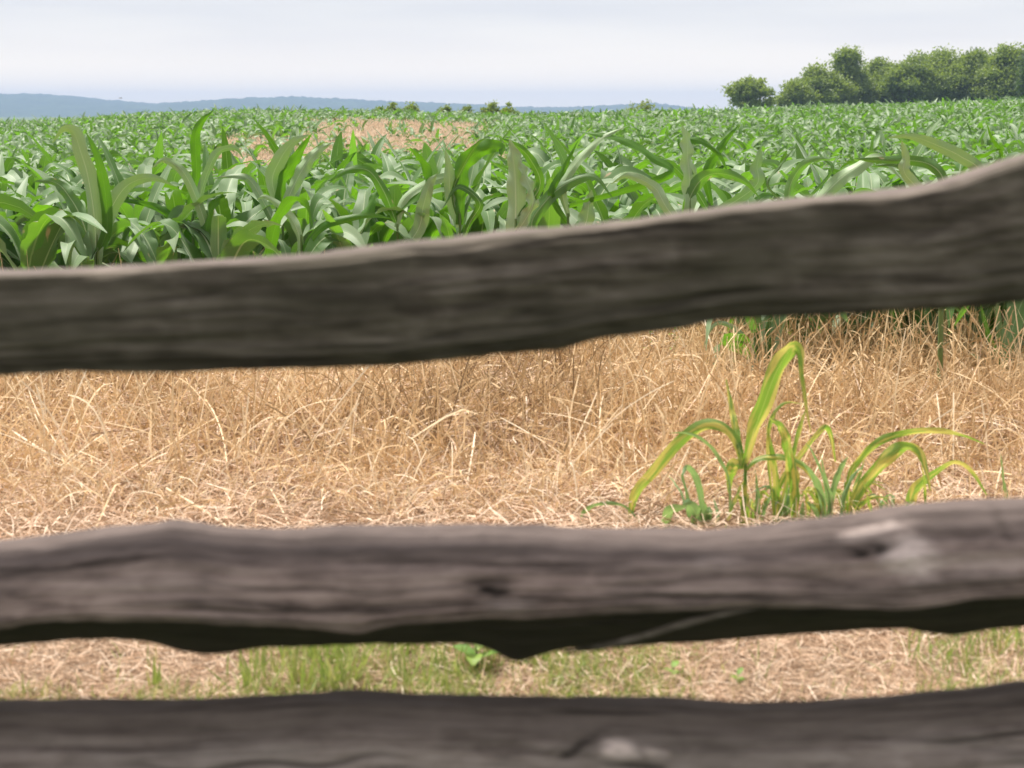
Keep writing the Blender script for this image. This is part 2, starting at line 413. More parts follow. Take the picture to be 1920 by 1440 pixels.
def wood_mat(name, dark, mid, light, moss, moss_amt, seed, tint=None):
    """weathered split wood; grain runs along X"""
    m, nt, out = new_mat(name); k = NT(nt)
    tc = k.n('ShaderNodeTexCoord')
    def nz(scale, sc, detail=4.0, dist=0.0, off=0.0):
        mp = k.n('ShaderNodeMapping'); mp.inputs['Scale'].default_value = sc; mp.inputs['Location'].default_value = (seed + off, seed * 2, off)
        k.l(tc.outputs['Object'], mp.inputs[0])
        n = k.n('ShaderNodeTexNoise', i_Scale=scale, i_Detail=detail, i_Distortion=dist); k.l(mp.outputs[0], n.inputs[0]); return n.outputs[0]
    fine = nz(1.0, (7, 130, 130), 5.0, 0.25)
    coarse = nz(1.0, (2.2, 32, 32), 4.0, 0.6, 3.0)
    blot = nz(1.0, (22, 48, 48), 3.0, 0.4, 7.0)
    mix = k.math('ADD', k.math('MULTIPLY', fine, 0.34), k.math('ADD', k.math('MULTIPLY', coarse, 0.33), k.math('MULTIPLY', blot, 0.33)))
    col = k.ramp(mix, [(0.38, dark), (0.49, mid), (0.60, light)])
    mo = k.math('MULTIPLY', k.math('SUBTRACT', nz(1.0, (4, 11, 11), 4.0, 0.2, 13.0), 0.44), 6.0, clamp=True)
    col = k.mix(k.math('MULTIPLY', mo, moss_amt), col, moss)
    un = k.n('ShaderNodeAttribute', attribute_name='mossy_shade'); col = k.mix(k.math('MULTIPLY', un.outputs['Fac'], 0.9), col, (0.030, 0.028, 0.018))  # overhang shade painted on the underside together with its dark moss
    ck = k.math('SUBTRACT', 1.0, k.math('MULTIPLY', k.math('ABSOLUTE', k.math('SUBTRACT', nz(1.0, (1.6, 26, 26), 2.0, 0.3, 21.0), 0.5)), 38.0), clamp=True)
    col = k.mix(k.math('MULTIPLY', ck, 0.35), col, (0.03, 0.025, 0.02))
    kn = k.n('ShaderNodeAttribute', attribute_name='knot'); pa = k.n('ShaderNodeAttribute', attribute_name='pale')
    top = k.n('ShaderNodeAttribute', attribute_name='top_tint')  # tint mask for upper faces: paler on the top rail, darker on the others
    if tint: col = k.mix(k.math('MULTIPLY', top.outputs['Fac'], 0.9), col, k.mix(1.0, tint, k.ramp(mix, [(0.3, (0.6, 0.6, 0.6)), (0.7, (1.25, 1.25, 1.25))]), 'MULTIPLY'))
    col = k.mix(pa.outputs['Fac'], col, (0.78, 0.64, 0.58))
    col = k.mix(kn.outputs['Fac'], col, (0.028, 0.022, 0.018))
    p = k.n('ShaderNodeBsdfPrincipled', i_Roughness=0.85); k.l(col, p.inputs['Base Color'])
    p.inputs['Specular IOR Level'].default_value = 0.2
    b = k.n('ShaderNodeBump', i_Strength=0.7, i_Distance=0.003); k.l(mix, b.inputs['Height']); k.l(b.outputs[0], p.inputs['Normal'])
    k.l(p.outputs[0], out.inputs[0]); return m
M_WOOD_TOP = wood_mat('weathered_rail_mossy', (0.062, 0.050, 0.038), (0.132, 0.110, 0.086), (0.225, 0.190, 0.155), (0.068, 0.063, 0.040), 0.45, 1.7, tint=(0.20, 0.160, 0.146))
M_WOOD_MID = wood_mat('weathered_rail_tinted', (0.105, 0.077, 0.066), (0.27, 0.200, 0.172), (0.44, 0.335, 0.290), (0.14, 0.118, 0.11), 0.25, 5.1, tint=(0.155, 0.123, 0.113))
M_WOOD_LOW = wood_mat('weathered_rail_grey', (0.135, 0.105, 0.090), (0.275, 0.222, 0.195), (0.39, 0.325, 0.29), (0.18, 0.16, 0.14), 0.3, 9.4, tint=(0.175, 0.140, 0.120))

# ------------------------------------------------------------------ ground
CREST = 62.0
_px = np.array([-1500, -300, 0, 150, 300, 450, 700, 960, 1200, 1330, 1400, 1600, 1920, 2300, 3400], float)
_ty = np.array([232, 232, 229, 221, 212, 203, 207, 212, 206, 204, 201, 195, 183, 172, 160], float)
_dz = (215 - _ty) / FPX * 60.0 - 0.07
_prof_y = np.array([-50, 0, 8, 11, 14, 20, 30, 40, 50, 60, 66, 80, 110, 200, 400, 12000], float)
_prof_z = np.array([0, 0, 0, 0, -0.08, -0.21, -0.18, -0.03, 0.17, 0.42, 0.47, 0.2, -0.7, -1.6, -2.0, -2.0], float)
def gz(x, y, micro=True):
    x = np.asarray(x, float); y = np.asarray(y, float)
    d = np.maximum(y, 4.0)
    z = np.interp(y, _prof_y, _prof_z)
    u = x / d * FPX + 960
    tilt = np.interp(u, _px, _dz)
    k = sm((y - 12) / 46.0)
    far = sm((900 - y) / 700.0)
    z = z + tilt * k * np.where(y > 66, far, 1.0)
    if micro:
        near = sm((30 - np.abs(y)) / 15)
        z = z + near * (0.012 * vnoise(x * 2.1, y * 2.1, 3) + 0.008 * vnoise(x * 6, y * 6, 4))
    return z

def axis(vals):
    return np.array(sorted(set(np.round(np.concatenate(vals), 4))))
gx = axis([np.arange(-6, 6.01, 0.12), np.arange(-45, 45.1, 1.0), np.arange(-200, 201, 10), np.array([-3500, -2000, -1200, -700, -400, 400, 700, 1200, 2000, 3500.])])
gy = axis([np.arange(-3, 14.01, 0.12), np.arange(-20, 90, 1.0), np.arange(90, 400, 15), np.array([-300, -120, -60, 500, 700, 900, 1200, 1700, 2400, 3450.])])
GX, GY = np.meshgrid(gx, gy, indexing='ij')
GZ = gz(GX, GY)
nx, ny = GX.shape
i, j = np.meshgrid(np.arange(nx - 1), np.arange(ny - 1), indexing='ij')
Q = np.stack([i * ny + j, (i + 1) * ny + j, (i + 1) * ny + j + 1, i * ny + j + 1], -1).reshape(-1, 4)
def ground_material():
    m, nt, out = new_mat('field_soil'); k = NT(nt)
    g = k.n('ShaderNodeNewGeometry'); sx = k.n('ShaderNodeSeparateXYZ'); k.l(g.outputs['Position'], sx.inputs[0])
    n1 = k.n('ShaderNodeTexNoise', i_Scale=3.0, i_Detail=8.0, i_Roughness=0.7); k.l(g.outputs['Position'], n1.inputs[0])
    mp = k.n('ShaderNodeMapping'); mp.inputs['Scale'].default_value = (60, 160, 60); mp.inputs['Rotation'].default_value = (0, 0, 0.7)
    k.l(g.outputs['Position'], mp.inputs[0])
    n2 = k.n('ShaderNodeTexNoise', i_Scale=1.0, i_Detail=3.0); k.l(mp.outputs[0], n2.inputs[0])
    f = k.math('ADD', k.math('MULTIPLY', n1.outputs[0], 0.5), k.math('MULTIPLY', n2.outputs[0], 0.5))
    col = k.ramp(f, [(0.35, (0.10, 0.065, 0.04)), (0.5, (0.25, 0.17, 0.11)), (0.65, (0.48, 0.36, 0.25))])
    n3 = k.n('ShaderNodeTexNoise', i_Scale=0.05, i_Detail=6.0); k.l(g.outputs['Position'], n3.inputs[0])
    green = k.ramp(n3.outputs[0], [(0.35, (0.05, 0.10, 0.025)), (0.65, (0.12, 0.17, 0.05))])
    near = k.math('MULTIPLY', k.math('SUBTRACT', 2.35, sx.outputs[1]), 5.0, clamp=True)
    col = k.mix(near, col, k.ramp(n1.outputs[0], [(0.35, (0.022, 0.035, 0.012)), (0.65, (0.055, 0.075, 0.025))]))  # unseen dark ground before the fence, added to cut bounce onto the rails
    ff = k.math('MULTIPLY', k.math('SUBTRACT', sx.outputs[1], 80.0), 0.03, clamp=True)
    p = k.n('ShaderNodeBsdfPrincipled', i_Roughness=0.95); k.l(k.mix(ff, col, green), p.inputs['Base Color'])
    b = k.n('ShaderNodeBump', i_Strength=0.8, i_Distance=0.02); k.l(f, b.inputs['Height']); k.l(b.outputs[0], p.inputs['Normal'])
    k.l(p.outputs[0], out.inputs[0]); return m
ground = obj('ground', make_mesh('ground', np.stack([GX, GY, GZ], -1).reshape(-1, 3), Q), ground_material())
tag(ground, 'brown straw-covered soil rising gently to the field crest', 'ground', kind='structure')

# ------------------------------------------------------------------ far hills
HD = 2600.0
_hx = np.array([-2600, -1500, -700, -300, 0, 100, 160, 230, 300, 370, 450, 520, 580, 650, 740, 820, 900, 960, 1040, 1120, 1170, 1210, 1250, 1290, 1340, 1420, 1700, 3500], float)
_hy = np.array([196, 186, 178, 181, 180, 180, 186, 193, 198, 194, 188, 186, 185, 189, 193, 196, 200, 204, 205, 202, 199, 196, 200, 207, 213, 218, 222, 224], float)
hx = np.concatenate([np.arange(-2400, -100, 30), np.arange(-100, 1500, 2.2), np.arange(1500, 3400, 40)])
hy = np.concatenate([np.linspace(-700, -60, 40), np.linspace(-50, 50, 21), np.linspace(80, 700, 14)])
HX, HY = np.meshgrid(hx, hy, indexing='ij')
XX = (HX - 960) / FPX * HD
ridge = EYE + (215 - np.interp(HX, _hx, _hy)) / FPX * HD + 2.0
env = np.where(HY < 0, np.exp(-(HY / 420.0) ** 2), np.exp(-(HY / 500.0) ** 2))
und = 4.0 * vnoise(XX / 160, HY / 130, 21) * (1 - np.exp(-(HY / 150.0) ** 2))
tree_b = 2.0 * vnoise(XX / 6.0, HY / 9.0, 22) + 2.0 * vnoise(XX / 13.0, HY / 20.0, 23) + 0.8 * vnoise(XX / 2.6, HY / 5.0, 24)
HZ = -3 + (ridge + 3) * env + (und + tree_b) * np.clip(env * 1.4, 0, 1) - 1.0
nx, ny = HX.shape
i, j = np.meshgrid(np.arange(nx - 1), np.arange(ny - 1), indexing='ij')
Q = np.stack([i * ny + j, (i + 1) * ny + j, (i + 1) * ny + j + 1, i * ny + j + 1], -1).reshape(-1, 4)
def hill_material():
    m, nt, out = new_mat('wooded_hill'); k = NT(nt)
    g = k.n('ShaderNodeNewGeometry')
    n = k.n('ShaderNodeTexNoise', i_Scale=0.03, i_Detail=8.0, i_Roughness=0.65); k.l(g.outputs['Position'], n.inputs[0])
    p = k.n('ShaderNodeBsdfPrincipled', i_Roughness=0.95)
    k.l(k.ramp(n.outputs[0], [(0.35, (0.025, 0.05, 0.02)), (0.65, (0.06, 0.10, 0.035))]), p.inputs['Base Color'])
    p.inputs['Specular IOR Level'].default_value = 0.1
    k.l(p.outputs[0], out.inputs[0]); return m
hills = obj('hills', make_mesh('hills', np.stack([XX, HD + HY, HZ], -1).reshape(-1, 3), Q), hill_material())
tag(hills, 'long low wooded ridge, blue with distance, on the horizon', 'hills', kind='structure')

# ------------------------------------------------------------------ haze
def haze_box():
    x0, x1, y0, y1, z0, z1 = -3700, 3700, -400, 3550, -4, 54
    V = [(x, y, z) for x in (x0, x1) for y in (y0, y1) for z in (z0, z1)]
    F = [(0, 1, 3, 2), (4, 6, 7, 5), (0, 4, 5, 1), (2, 3, 7, 6), (0, 2, 6, 4), (1, 5, 7, 3)]
    m, nt, out = new_mat('air'); k = NT(nt)
    pv = k.n('ShaderNodeVolumePrincipled'); pv.inputs['Color'].default_value = (0.50, 0.68, 1.0, 1)
    pv.inputs['Density'].default_value = HAZE; pv.inputs['Anisotropy'].default_value = 0.0
    k.l(pv.outputs[0], out.inputs['Volume'])
    o = obj('haze', make_mesh('haze', np.array(V, float), np.array(F), smooth=False), m)
    tag(o, 'thin bluish summer haze over the whole valley', 'haze', kind='stuff')
HAZE = 4.4e-4
haze_box()

# ------------------------------------------------------------------ fence
ys = lambda pts: (np.array([p[0] for p in pts], float), np.array([p[1] for p in pts], float))
RAIL_Y = 1.5
def rail(name, lines, mat, parent, px0, px1, n, seed, knots=(), pales=(), top_tint=None, mossy_shade=None, grain=0.0016, sub=16, wob=0.6, soft=3):
    """lines: key lines round the section, in order, each (px->py points, depth offset)"""
    P = np.linspace(px0, px1, n)
    K = len(lines)
    key = np.empty((n, K, 3))
    for k, (pts, dy) in enumerate(lines):
        x, y = ys(pts)
        py = np.interp(P, x, y)
        ker = np.hanning(15); ker /= ker.sum()
        py = np.convolve(np.pad(py, 7, mode='edge'), ker, 'valid')
        out = np.clip(np.maximum(-P, P - 1920), 0, None)
        py = py + out * 0.02 * (1 if k < K // 2 else -0.3) + vnoise(P / 70.0, k * 3.1 + 0 * P, seed) * wob + vnoise(P / 21.0, k * 5.3 + 0 * P, seed + 1) * wob * 0.7
        for m_ in range(n):
            key[m_, k] = at(P[m_], py[m_], RAIL_Y + dy)
    ring = []
    for k in range(K):
        for s in range(sub):
            f = s / sub
            ring.append(key[:, k] * (1 - f) + key[:, (k + 1) % K] * f)
    V = np.stack(ring, 1)                                    # n, R, 3
    Rn = V.shape[1]
    for _ in range(soft):                                       # soften the arrises
        V = 0.5 * V + 0.25 * np.roll(V, 1, 1) + 0.25 * np.roll(V, -1, 1)
    cen = V.mean(1, keepdims=True)
    out = V - cen; out /= np.linalg.norm(out, axis=2, keepdims=True)
    xs = V[..., 0]; th = np.arange(Rn)[None] * np.ones((n, 1)) * 9.0 / sub
    disp = grain * (1.3 * vnoise(xs * 6, th * 0.9, seed + 5) + 0.9 * vnoise(xs * 16, th * 1.7, seed + 6) + 1.6 * vnoise(xs * 2.2, th * 0.35, seed + 7))
    knot = np.zeros((n, Rn)); pale = np.zeros((n, Rn))
    pxv = V[..., 0] / V[..., 1] * FPX                        # pixel offset of each vertex, used to put knots where they sit on the wood
    c, s_ = math.cos(PITCH), math.sin(PITCH)
    yy, zz = V[..., 1], V[..., 2] - EYE
    dep = yy * c - zz * s_; upc = yy * s_ + zz * c
    ipx = 960 + V[..., 0] / dep * FPX; ipy = 720 - upc / dep * FPX
    front = V[..., 1] < cen[..., 1] + 0.035
    def blob(b):
        x, y, rx, ry, ang = b
        a = math.radians(ang); dx, dy = ipx - x, ipy - y
        u = (dx * math.cos(a) + dy * math.sin(a)) / rx; v = (-dx * math.sin(a) + dy * math.cos(a)) / ry
        return np.exp(-(u * u + v * v)) * front * np.clip(0.9 + 0.35 * vnoise(ipx / 19.0, ipy / 5.0, 88), 0, 1.3)
    for b, depth in knots:
        g = blob(b); disp -= depth * g; knot = np.maximum(knot, np.clip(g * 1.5 - 0.25, 0, 1) * min(0.95, 0.15 + depth * 140))
    for b, depth, amt in pales:
        g = blob(b); disp += depth * g; pale = np.clip(np.maximum(pale, np.clip(g * 1.4 - 0.2, 0, 1) * amt), 0, 1)
    rc = np.random.default_rng(seed)                         # lengthwise drying cracks
    ri = np.arange(Rn)[None] * np.ones((n, 1))
    for q in range(26):
        r0 = rc.uniform(0.4, 4.6) * sub; x0 = rc.uniform(-0.95, 0.95); ln = rc.uniform(0.04, 0.28)
        cen_r = r0 + rc.uniform(-14, 14) * (xs - x0) + 2.2 * vnoise(xs * 14, xs * 0 + q, seed + 60)
        g = np.exp(-((ri - cen_r) / rc.uniform(0.7, 1.5)) ** 2) * np.clip(1.4 - 1.4 * np.abs((xs - x0) / ln) ** 2, 0, 1)
        disp -= rc.uniform(0.001, 0.004) * g; knot = np.maximum(knot, np.clip(g, 0, 1) * rc.uniform(0.35, 0.85))
    V = V + out * disp[..., None]
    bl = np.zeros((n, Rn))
    if top_tint:
        for k0, k1, fe in top_tint:
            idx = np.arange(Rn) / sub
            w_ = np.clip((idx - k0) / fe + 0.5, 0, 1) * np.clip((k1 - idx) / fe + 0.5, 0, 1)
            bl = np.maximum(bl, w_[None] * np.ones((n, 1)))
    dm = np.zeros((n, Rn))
    if mossy_shade:
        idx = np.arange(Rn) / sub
        dm[:] = (np.clip((idx - mossy_shade[0]) / 0.12, 0, 1) * np.clip((mossy_shade[1] - idx) / 0.4, 0, 1))[None]  # mask of the painted shade and moss under the front edge
    i, j = np.meshgrid(np.arange(n - 1), np.arange(Rn), indexing='ij')
    j2 = (j + 1) % Rn
    Q = np.stack([i * Rn + j, i * Rn + j2, (i + 1) * Rn + j2, (i + 1) * Rn + j], -1).reshape(-1, 4)
    VV = V.reshape(-1, 3)
    # rough split ends
    caps = []
    for e in (0, n - 1):
        ci = len(VV); VV = np.vstack([VV, V[e].mean(0)[None] + [[-0.012 if e == 0 else 0.012, 0, 0]]])
        for r in range(0, Rn):
            a_, b_ = e * Rn + r, e * Rn + (r + 1) % Rn
            caps.append((a_, b_, ci, ci) if False else ((b_, a_, ci) if e == 0 else (a_, b_, ci)))
    pad = lambda a: np.concatenate([a.ravel(), [0, 0]])
    me = bpy.data.meshes.new(name)
    faces = [tuple(q) for q in Q.tolist()] + [tuple(c_) for c_ in caps]
    me.from_pydata(VV.tolist(), [], faces); me.update()
    me.polygons.foreach_set('use_smooth', np.ones(len(me.polygons), dtype=bool))
    for nm, arr in (('knot', pad(knot)), ('pale', pad(pale)), ('top_tint', pad(bl)), ('mossy_shade', pad(dm))):
        a = me.attributes.new(nm, 'FLOAT', 'POINT'); a.data.foreach_set('value', arr.astype(np.float32))
    return obj(name, me, mat, parent)

fence = empty('rail_fence', (0, 1.5, 0))
tag(fence, 'weathered grey-brown split rail fence crossing close in front of the field', 'fence')
def under_fence(o): o.parent = fence; o.matrix_parent_inverse = fence.matrix_world.inverted() if False else __import__('mathutils').Matrix.Translation((0, -1.5, 0)); return o

top_sil = [(-900, 520), (0, 505), (150, 500), (300, 489), (450, 481), (600, 470), (750, 451), (900, 435), (1000, 426), (1150, 412), (1300, 392), (1400, 380), (1500, 370), (1600, 362), (1700, 349), (1760, 336), (1820, 318), (1870, 300), (1920, 284), (2100, 245), (2820, 200)]
top_edge = [(x, y + (12 if x < 1700 else 18)) for x, y in top_sil]
top_bot = [(-900, 720), (0, 706), (50, 699), (100, 696), (200, 698), (400, 694), (600, 691), (750, 684), (880, 669), (960, 661), (1040, 657), (1100, 637), (1200, 624), (1280, 614), (1350, 598), (1450, 593), (1550, 589), (1650, 583), (1750, 578), (1850, 571), (1920, 563), (2820, 540)]
shift = lambda pts, d: [(x, y + d) for x, y in pts]
mixl = lambda a, b, f: [(x, (1 - f) * y + f * float(np.interp(x, *ys(b)))) for x, y in a]
under_fence(rail('rail', [(top_sil, 0.085), (top_edge, 0.004), (mixl(top_edge, top_bot, 0.4), -0.004), (mixl(top_edge, top_bot, 0.82), -0.004), (top_bot, 0.006), (shift(top_bot, -8), 0.07), (mixl(top_sil, top_bot, 0.5), 0.11)],
     M_WOOD_TOP, None, -900, 2820, 620, 11, knots=[((1750, 430, 60, 12, -25), 0.002), ((850, 628, 60, 9, -12), 0.003), ((985, 590, 50, 8, -20), 0.0015)], top_tint=[(-0.5, 0.75, 0.3), (6.6, 7.5, 0.3)],
     wob=1.3, soft=1))['label'] = 'topmost rail with mossy dark face and pale upper edge'

mid_sil = [(-900, 1030), (0, 1012), (80, 1006), (150, 996), (200, 986), (330, 974), (420, 986), (520, 991), (600, 989), (900, 984), (1020, 984), (1060, 991), (1200, 989), (1330, 990), (1450, 981), (1520, 971), (1600, 962), (1700, 946), (1800, 936), (1920, 931), (2820, 900)]
mid_fe = [(-900, 1200), (0, 1180), (50, 1168), (110, 1162), (300, 1165), (500, 1172), (600, 1180), (680, 1190), (720, 1172), (900, 1158), (1000, 1157), (1150, 1146), (1280, 1143), (1400, 1136), (1500, 1138), (1600, 1141), (1710, 1143), (1760, 1136), (1830, 1122), (1920, 1117), (2820, 1100)]
mid_bot = [(-900, 1220), (0, 1211), (120, 1200), (220, 1196), (290, 1206), (350, 1221), (400, 1226), (470, 1217), (560, 1211), (700, 1206), (890, 1206), (930, 1220), (965, 1243), (1010, 1228), (1050, 1216), (1150, 1216), (1230, 1208), (1300, 1206), (1450, 1193), (1600, 1184), (1700, 1178), (1780, 1191), (1850, 1180), (1920, 1172), (2820, 1160)]
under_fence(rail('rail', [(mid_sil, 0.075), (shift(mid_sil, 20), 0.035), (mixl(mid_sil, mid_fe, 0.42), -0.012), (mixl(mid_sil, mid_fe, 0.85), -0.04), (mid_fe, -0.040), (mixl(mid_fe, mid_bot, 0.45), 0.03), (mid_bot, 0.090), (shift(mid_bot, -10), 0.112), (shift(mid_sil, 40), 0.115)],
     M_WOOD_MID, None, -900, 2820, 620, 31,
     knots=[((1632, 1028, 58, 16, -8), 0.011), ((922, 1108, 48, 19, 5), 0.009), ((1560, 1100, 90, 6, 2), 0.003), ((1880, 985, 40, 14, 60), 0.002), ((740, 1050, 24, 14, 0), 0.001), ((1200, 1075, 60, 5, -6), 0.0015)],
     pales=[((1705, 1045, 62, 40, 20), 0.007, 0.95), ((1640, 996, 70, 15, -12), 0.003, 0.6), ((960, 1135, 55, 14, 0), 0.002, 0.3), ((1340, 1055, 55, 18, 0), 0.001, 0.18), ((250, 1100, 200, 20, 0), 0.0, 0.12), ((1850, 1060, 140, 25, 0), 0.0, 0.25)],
     top_tint=[(-0.6, 1.9, 1.0), (7.5, 9.5, 0.5)], wob=1.6, soft=1, mossy_shade=(4.0, 7.3)))['label'] = 'middle rail with knots, sunlit sloping face and black underside'

low_sil = [(-900, 1330), (0, 1310), (100, 1314), (250, 1314), (420, 1309), (560, 1298), (680, 1293), (800, 1300), (960, 1304), (1200, 1306), (1400, 1313), (1500, 1313), (1650, 1302), (1800, 1290), (1920, 1274), (2820, 1250)]
low_bot = [(-900, 1560), (400, 1570), (1100, 1585), (1920, 1560), (2820, 1540)]
under_fence(rail('rail', [(low_sil, 0.07), (shift(low_sil, 26), 0.03), (shift(low_sil, 95), -0.005), (mixl(low_sil, low_bot, 0.65), -0.03), (mixl(low_sil, low_bot, 0.92), -0.022), (low_bot, 0.02), (shift(low_bot, -22), 0.08), (shift(low_sil, 50), 0.105)],
     M_WOOD_LOW, None, -900, 2820, 620, 51,
     knots=[((1085, 1398, 50, 11, -35), 0.005), ((1200, 1436, 70, 7, 4), 0.005), ((1640, 1382, 60, 7, 0), 0.002), ((1850, 1402, 60, 6, 0), 0.002), ((740, 1440, 70, 8, 0), 0.003)],
     pales=[((1160, 1408, 40, 19, 4), 0.009, 1.25), ((1225, 1412, 30, 10, 10), 0.004, 0.6), ((560, 1420, 220, 22, 0), 0.0, 0.08)],
     top_tint=[(-0.5, 1.8, 0.9), (7.0, 8.5, 0.5)], wob=1.2, soft=2))['label'] = 'lowest rail, dark grey with a pale pinkish knot'

# splinter lifting from the underside of the middle rail
V, Q, R = tube(spline([at(1060, 1222, 1.53), at(1130, 1212, 1.49), at(1200, 1194, 1.475), at(1290, 1168, 1.468), at(1380, 1146, 1.470), at(1440, 1138, 1.475)], 30), [0.0015, 0.0042, 0.0035, 0.004, 0.003, 0.001], 7)
o = under_fence(obj('splinter', make_mesh('splinter', V, Q, extra={'knot': np.zeros(len(V)), 'pale': np.zeros(len(V)), 'top_tint': np.zeros(len(V))}), M_WOOD_TOP))
# posts just outside the picture that carry the rails
def post(x, lean):
    pts = [(x, 1.585 + 0.0, -0.35), (x + lean * 0.5, 1.59, 0.5), (x + lean, 1.60, 1.12)]
    Pp = spline(pts, 26)
    V, Q, R = tube(Pp, [0.062, 0.058, 0.052, 0.05], 20)
    th = np.arctan2(V[:, 1] - 1.59, V[:, 0] - x)
    d = np.stack([np.cos(th), np.sin(th), 0 * th], -1) * (0.006 * vnoise(th * 2.5, V[:, 2] * 2, 77) + 0.003 * vnoise(th * 7, V[:, 2] * 3, 78))[:, None]
    V = V + d
    top = len(V); V = np.vstack([V, [[x + lean, 1.60, 1.13]]])
    faces = [tuple(q) for q in Q.tolist()] + [((25 * 20) + k_, (25 * 20) + (k_ + 1) % 20, top) for k_ in range(20)]
    me = bpy.data.meshes.new('post'); me.from_pydata(V.tolist(), [], faces); me.update()
    me.polygons.foreach_set('use_smooth', np.ones(len(me.polygons), dtype=bool))
    for nm in ('knot', 'pale', 'top_tint'): me.attributes.new(nm, 'FLOAT', 'POINT')
    return under_fence(obj('post', me, M_WOOD_LOW))
post(-0.98, 0.02); post(0.99, -0.03)

# ------------------------------------------------------------------ corn
def leaf_params(rng, k, K, h):
    """leaf k of K on a stalk of height h: base height, length, elevation, bend, width"""
    f = k / (K - 1)
    z = h * (0.12 + 0.88 * f ** 0.9)
    L = (0.46 + 0.30 * math.sin(math.pi * (0.15 + 0.75 * f))) * rng.uniform(0.82, 1.12)
    if k >= K - 2: L *= 0.75
    el = rad(48 + 27 * f + rng.uniform(-12, 10))
    bend = rad(160 - 62 * f + rng.uniform(-35, 35))
    if rng.random() < 0.13: bend *= 0.3
    W = (0.078 + 0.044 * math.sin(math.pi * (0.1 + 0.8 * f))) * rng.uniform(0.85, 1.15)
    return z, L, el, bend, W

def corn_variant(seed):
    rng = np.random.default_rng(seed)
    h = rng.uniform(0.42, 0.55); K = int(rng.integers(9, 11))
    plane = rng.uniform(0, math.pi)
    leaves = []
    sway = rng.uniform(-0.03, 0.03, 2)
    for k in range(K):
        z, L, el, bend, W = leaf_params(rng, k, K, h)
        az = plane + (k % 2) * math.pi + rng.uniform(-0.7, 0.7)
        kk = 0.0
        if rng.random() < 0.45: kk = rng.uniform(0.7, 1.7); bend *= 0.45
        b = np.array([[sway[0] * z + 0.008 * math.cos(az), sway[1] * z + 0.008 * math.sin(az), z]])
        V, Q, R, _, _ = ribbons(rng, b, az, el, bend, L, W, S=22, C=6, fold=rng.uniform(0.12, 0.38), wave=rng.uniform(0.12, 0.34),
                                roll=rng.uniform(-0.35, 0.35), twist=rng.uniform(-1.1, 1.1), curl=rng.uniform(-0.5, 0.5), var=rng.random(), power=rng.uniform(1.0, 1.9),
                                kink=kk, tk=rng.uniform(0.35, 0.72), ruf=(2.5, 4.0))
        leaves.append(make_mesh('corn_leaf', V, Q, R))
    pts = [(0, 0, -0.02), (sway[0] * h * .5, sway[1] * h * .5, h * 0.5), (sway[0] * h, sway[1] * h, h * 1.02)]
    V, Q, R = tube(spline(pts, 14), [0.014, 0.0135, 0.012, 0.010, 0.006], 9, var=rng.random())
    # leaf sheaths swell the stalk at each joint
    V[:, :2] *= (1 + 0.14 * np.sin(V[:, 2] * 60))[:, None]
    return make_mesh('corn_stalk', V, Q, R), leaves

VARS = [corn_variant(100 + s) for s in range(14)]
def place_corn(vi, x, y, rz, sc, label, group):
    stalk, leaves = VARS[vi]
    r = empty('corn_plant', (x, y, float(gz(x, y))))
    r.rotation_euler = (0, 0, rz); r.scale = (sc, sc, sc)
    tag(r, label, 'corn plant', group)
    obj('stalk', stalk, M_STALK, r)
    for me in leaves: obj('leaf', me, M_CORN, r)
    return r

ONES = 'first second third fourth fifth sixth seventh eighth ninth tenth eleventh twelfth thirteenth fourteenth fifteenth sixteenth seventeenth eighteenth nineteenth'.split()
TENS = {20: 'twent', 30: 'thirt', 40: 'fort', 50: 'fift'}
def ordinal(n):
    if n < 20: return ONES[n - 1]
    t, u = n // 10 * 10, n % 10
    return TENS[t] + ('ieth' if u == 0 else 'y-' + ONES[u - 1])

rng = np.random.default_rng(7)
ROW0, ROWD = 7.0, 0.62
rows = []          # list of rows, each a list of (x, y)
flank = []
for r in range(9):
    y0 = ROW0 + r * ROWD
    half = (y0 + 0.15) * 0.36 + 0.25
    row = []
    x = -y0 * 0.36 - 3.5 + rng.random() * 0.2
    while x < y0 * 0.36 + 3.5:
        y = y0 + rng.uniform(-0.10, 0.10) - 0.05 * x / 3
        if rng.random() > 0.05:
            (row if abs(x) < half else flank).append((x, y))
        x += rng.uniform(0.14, 0.23)
    rows.append(row)
n_ind = 0
ROWNAME = ['front', 'second', 'third', 'fourth', 'fifth', 'sixth', 'seventh', 'eighth', 'ninth']
# a few plants stand nearer than the front row
fore = [(-1.95, 6.35), (-1.62, 6.5), (-1.30, 6.3), (-1.02, 6.55), (-0.72, 6.6), (-2.2, 6.45), (1.15, 6.45), (1.42, 6.3), (1.72, 6.25), (2.02, 5.95), (2.28, 6.05), (1.90, 6.35), (0.99, 5.66), (2.12, 5.72), (1.86, 6.0), (2.30, 5.85), (1.22, 6.05), (1.62, 6.55)]
fore_labels = ['green corn plant standing ahead of the front row, second from the left edge', 'green corn plant standing ahead of the front row, third from the left edge',
               'green corn plant standing ahead of the front row, fourth from the left edge', 'green corn plant standing ahead of the front row, fifth from the left edge',
               'green corn plant standing ahead of the front row, sixth from the left edge', 'green corn plant standing ahead of the front row, nearest the left edge',
               'corn plant ahead of the front row, just right of the lone stalk in dead grass', 'corn plant ahead of the front row, second to the right of the lone stalk',
               'corn plant ahead of the front row behind the tall dead grass on the right', 'dark green corn plant with its base in view at the right edge',
               'corn plant at the extreme right edge of the field, half out of view', 'corn plant just behind and left of the dark one at the right edge',
               'lone corn plant whose stalk rises from dead grass under the top rail',
               'nearest corn plant at the right edge, its leaves hanging below the top rail', 'corn plant left of the dark one at the right edge, in tall dead grass',
               'corn plant at the right edge beyond the nearest one, nearly out of frame', 'corn plant right behind the lone stalk in dead grass', 'corn plant between the tall dead grass and the front row on the right']
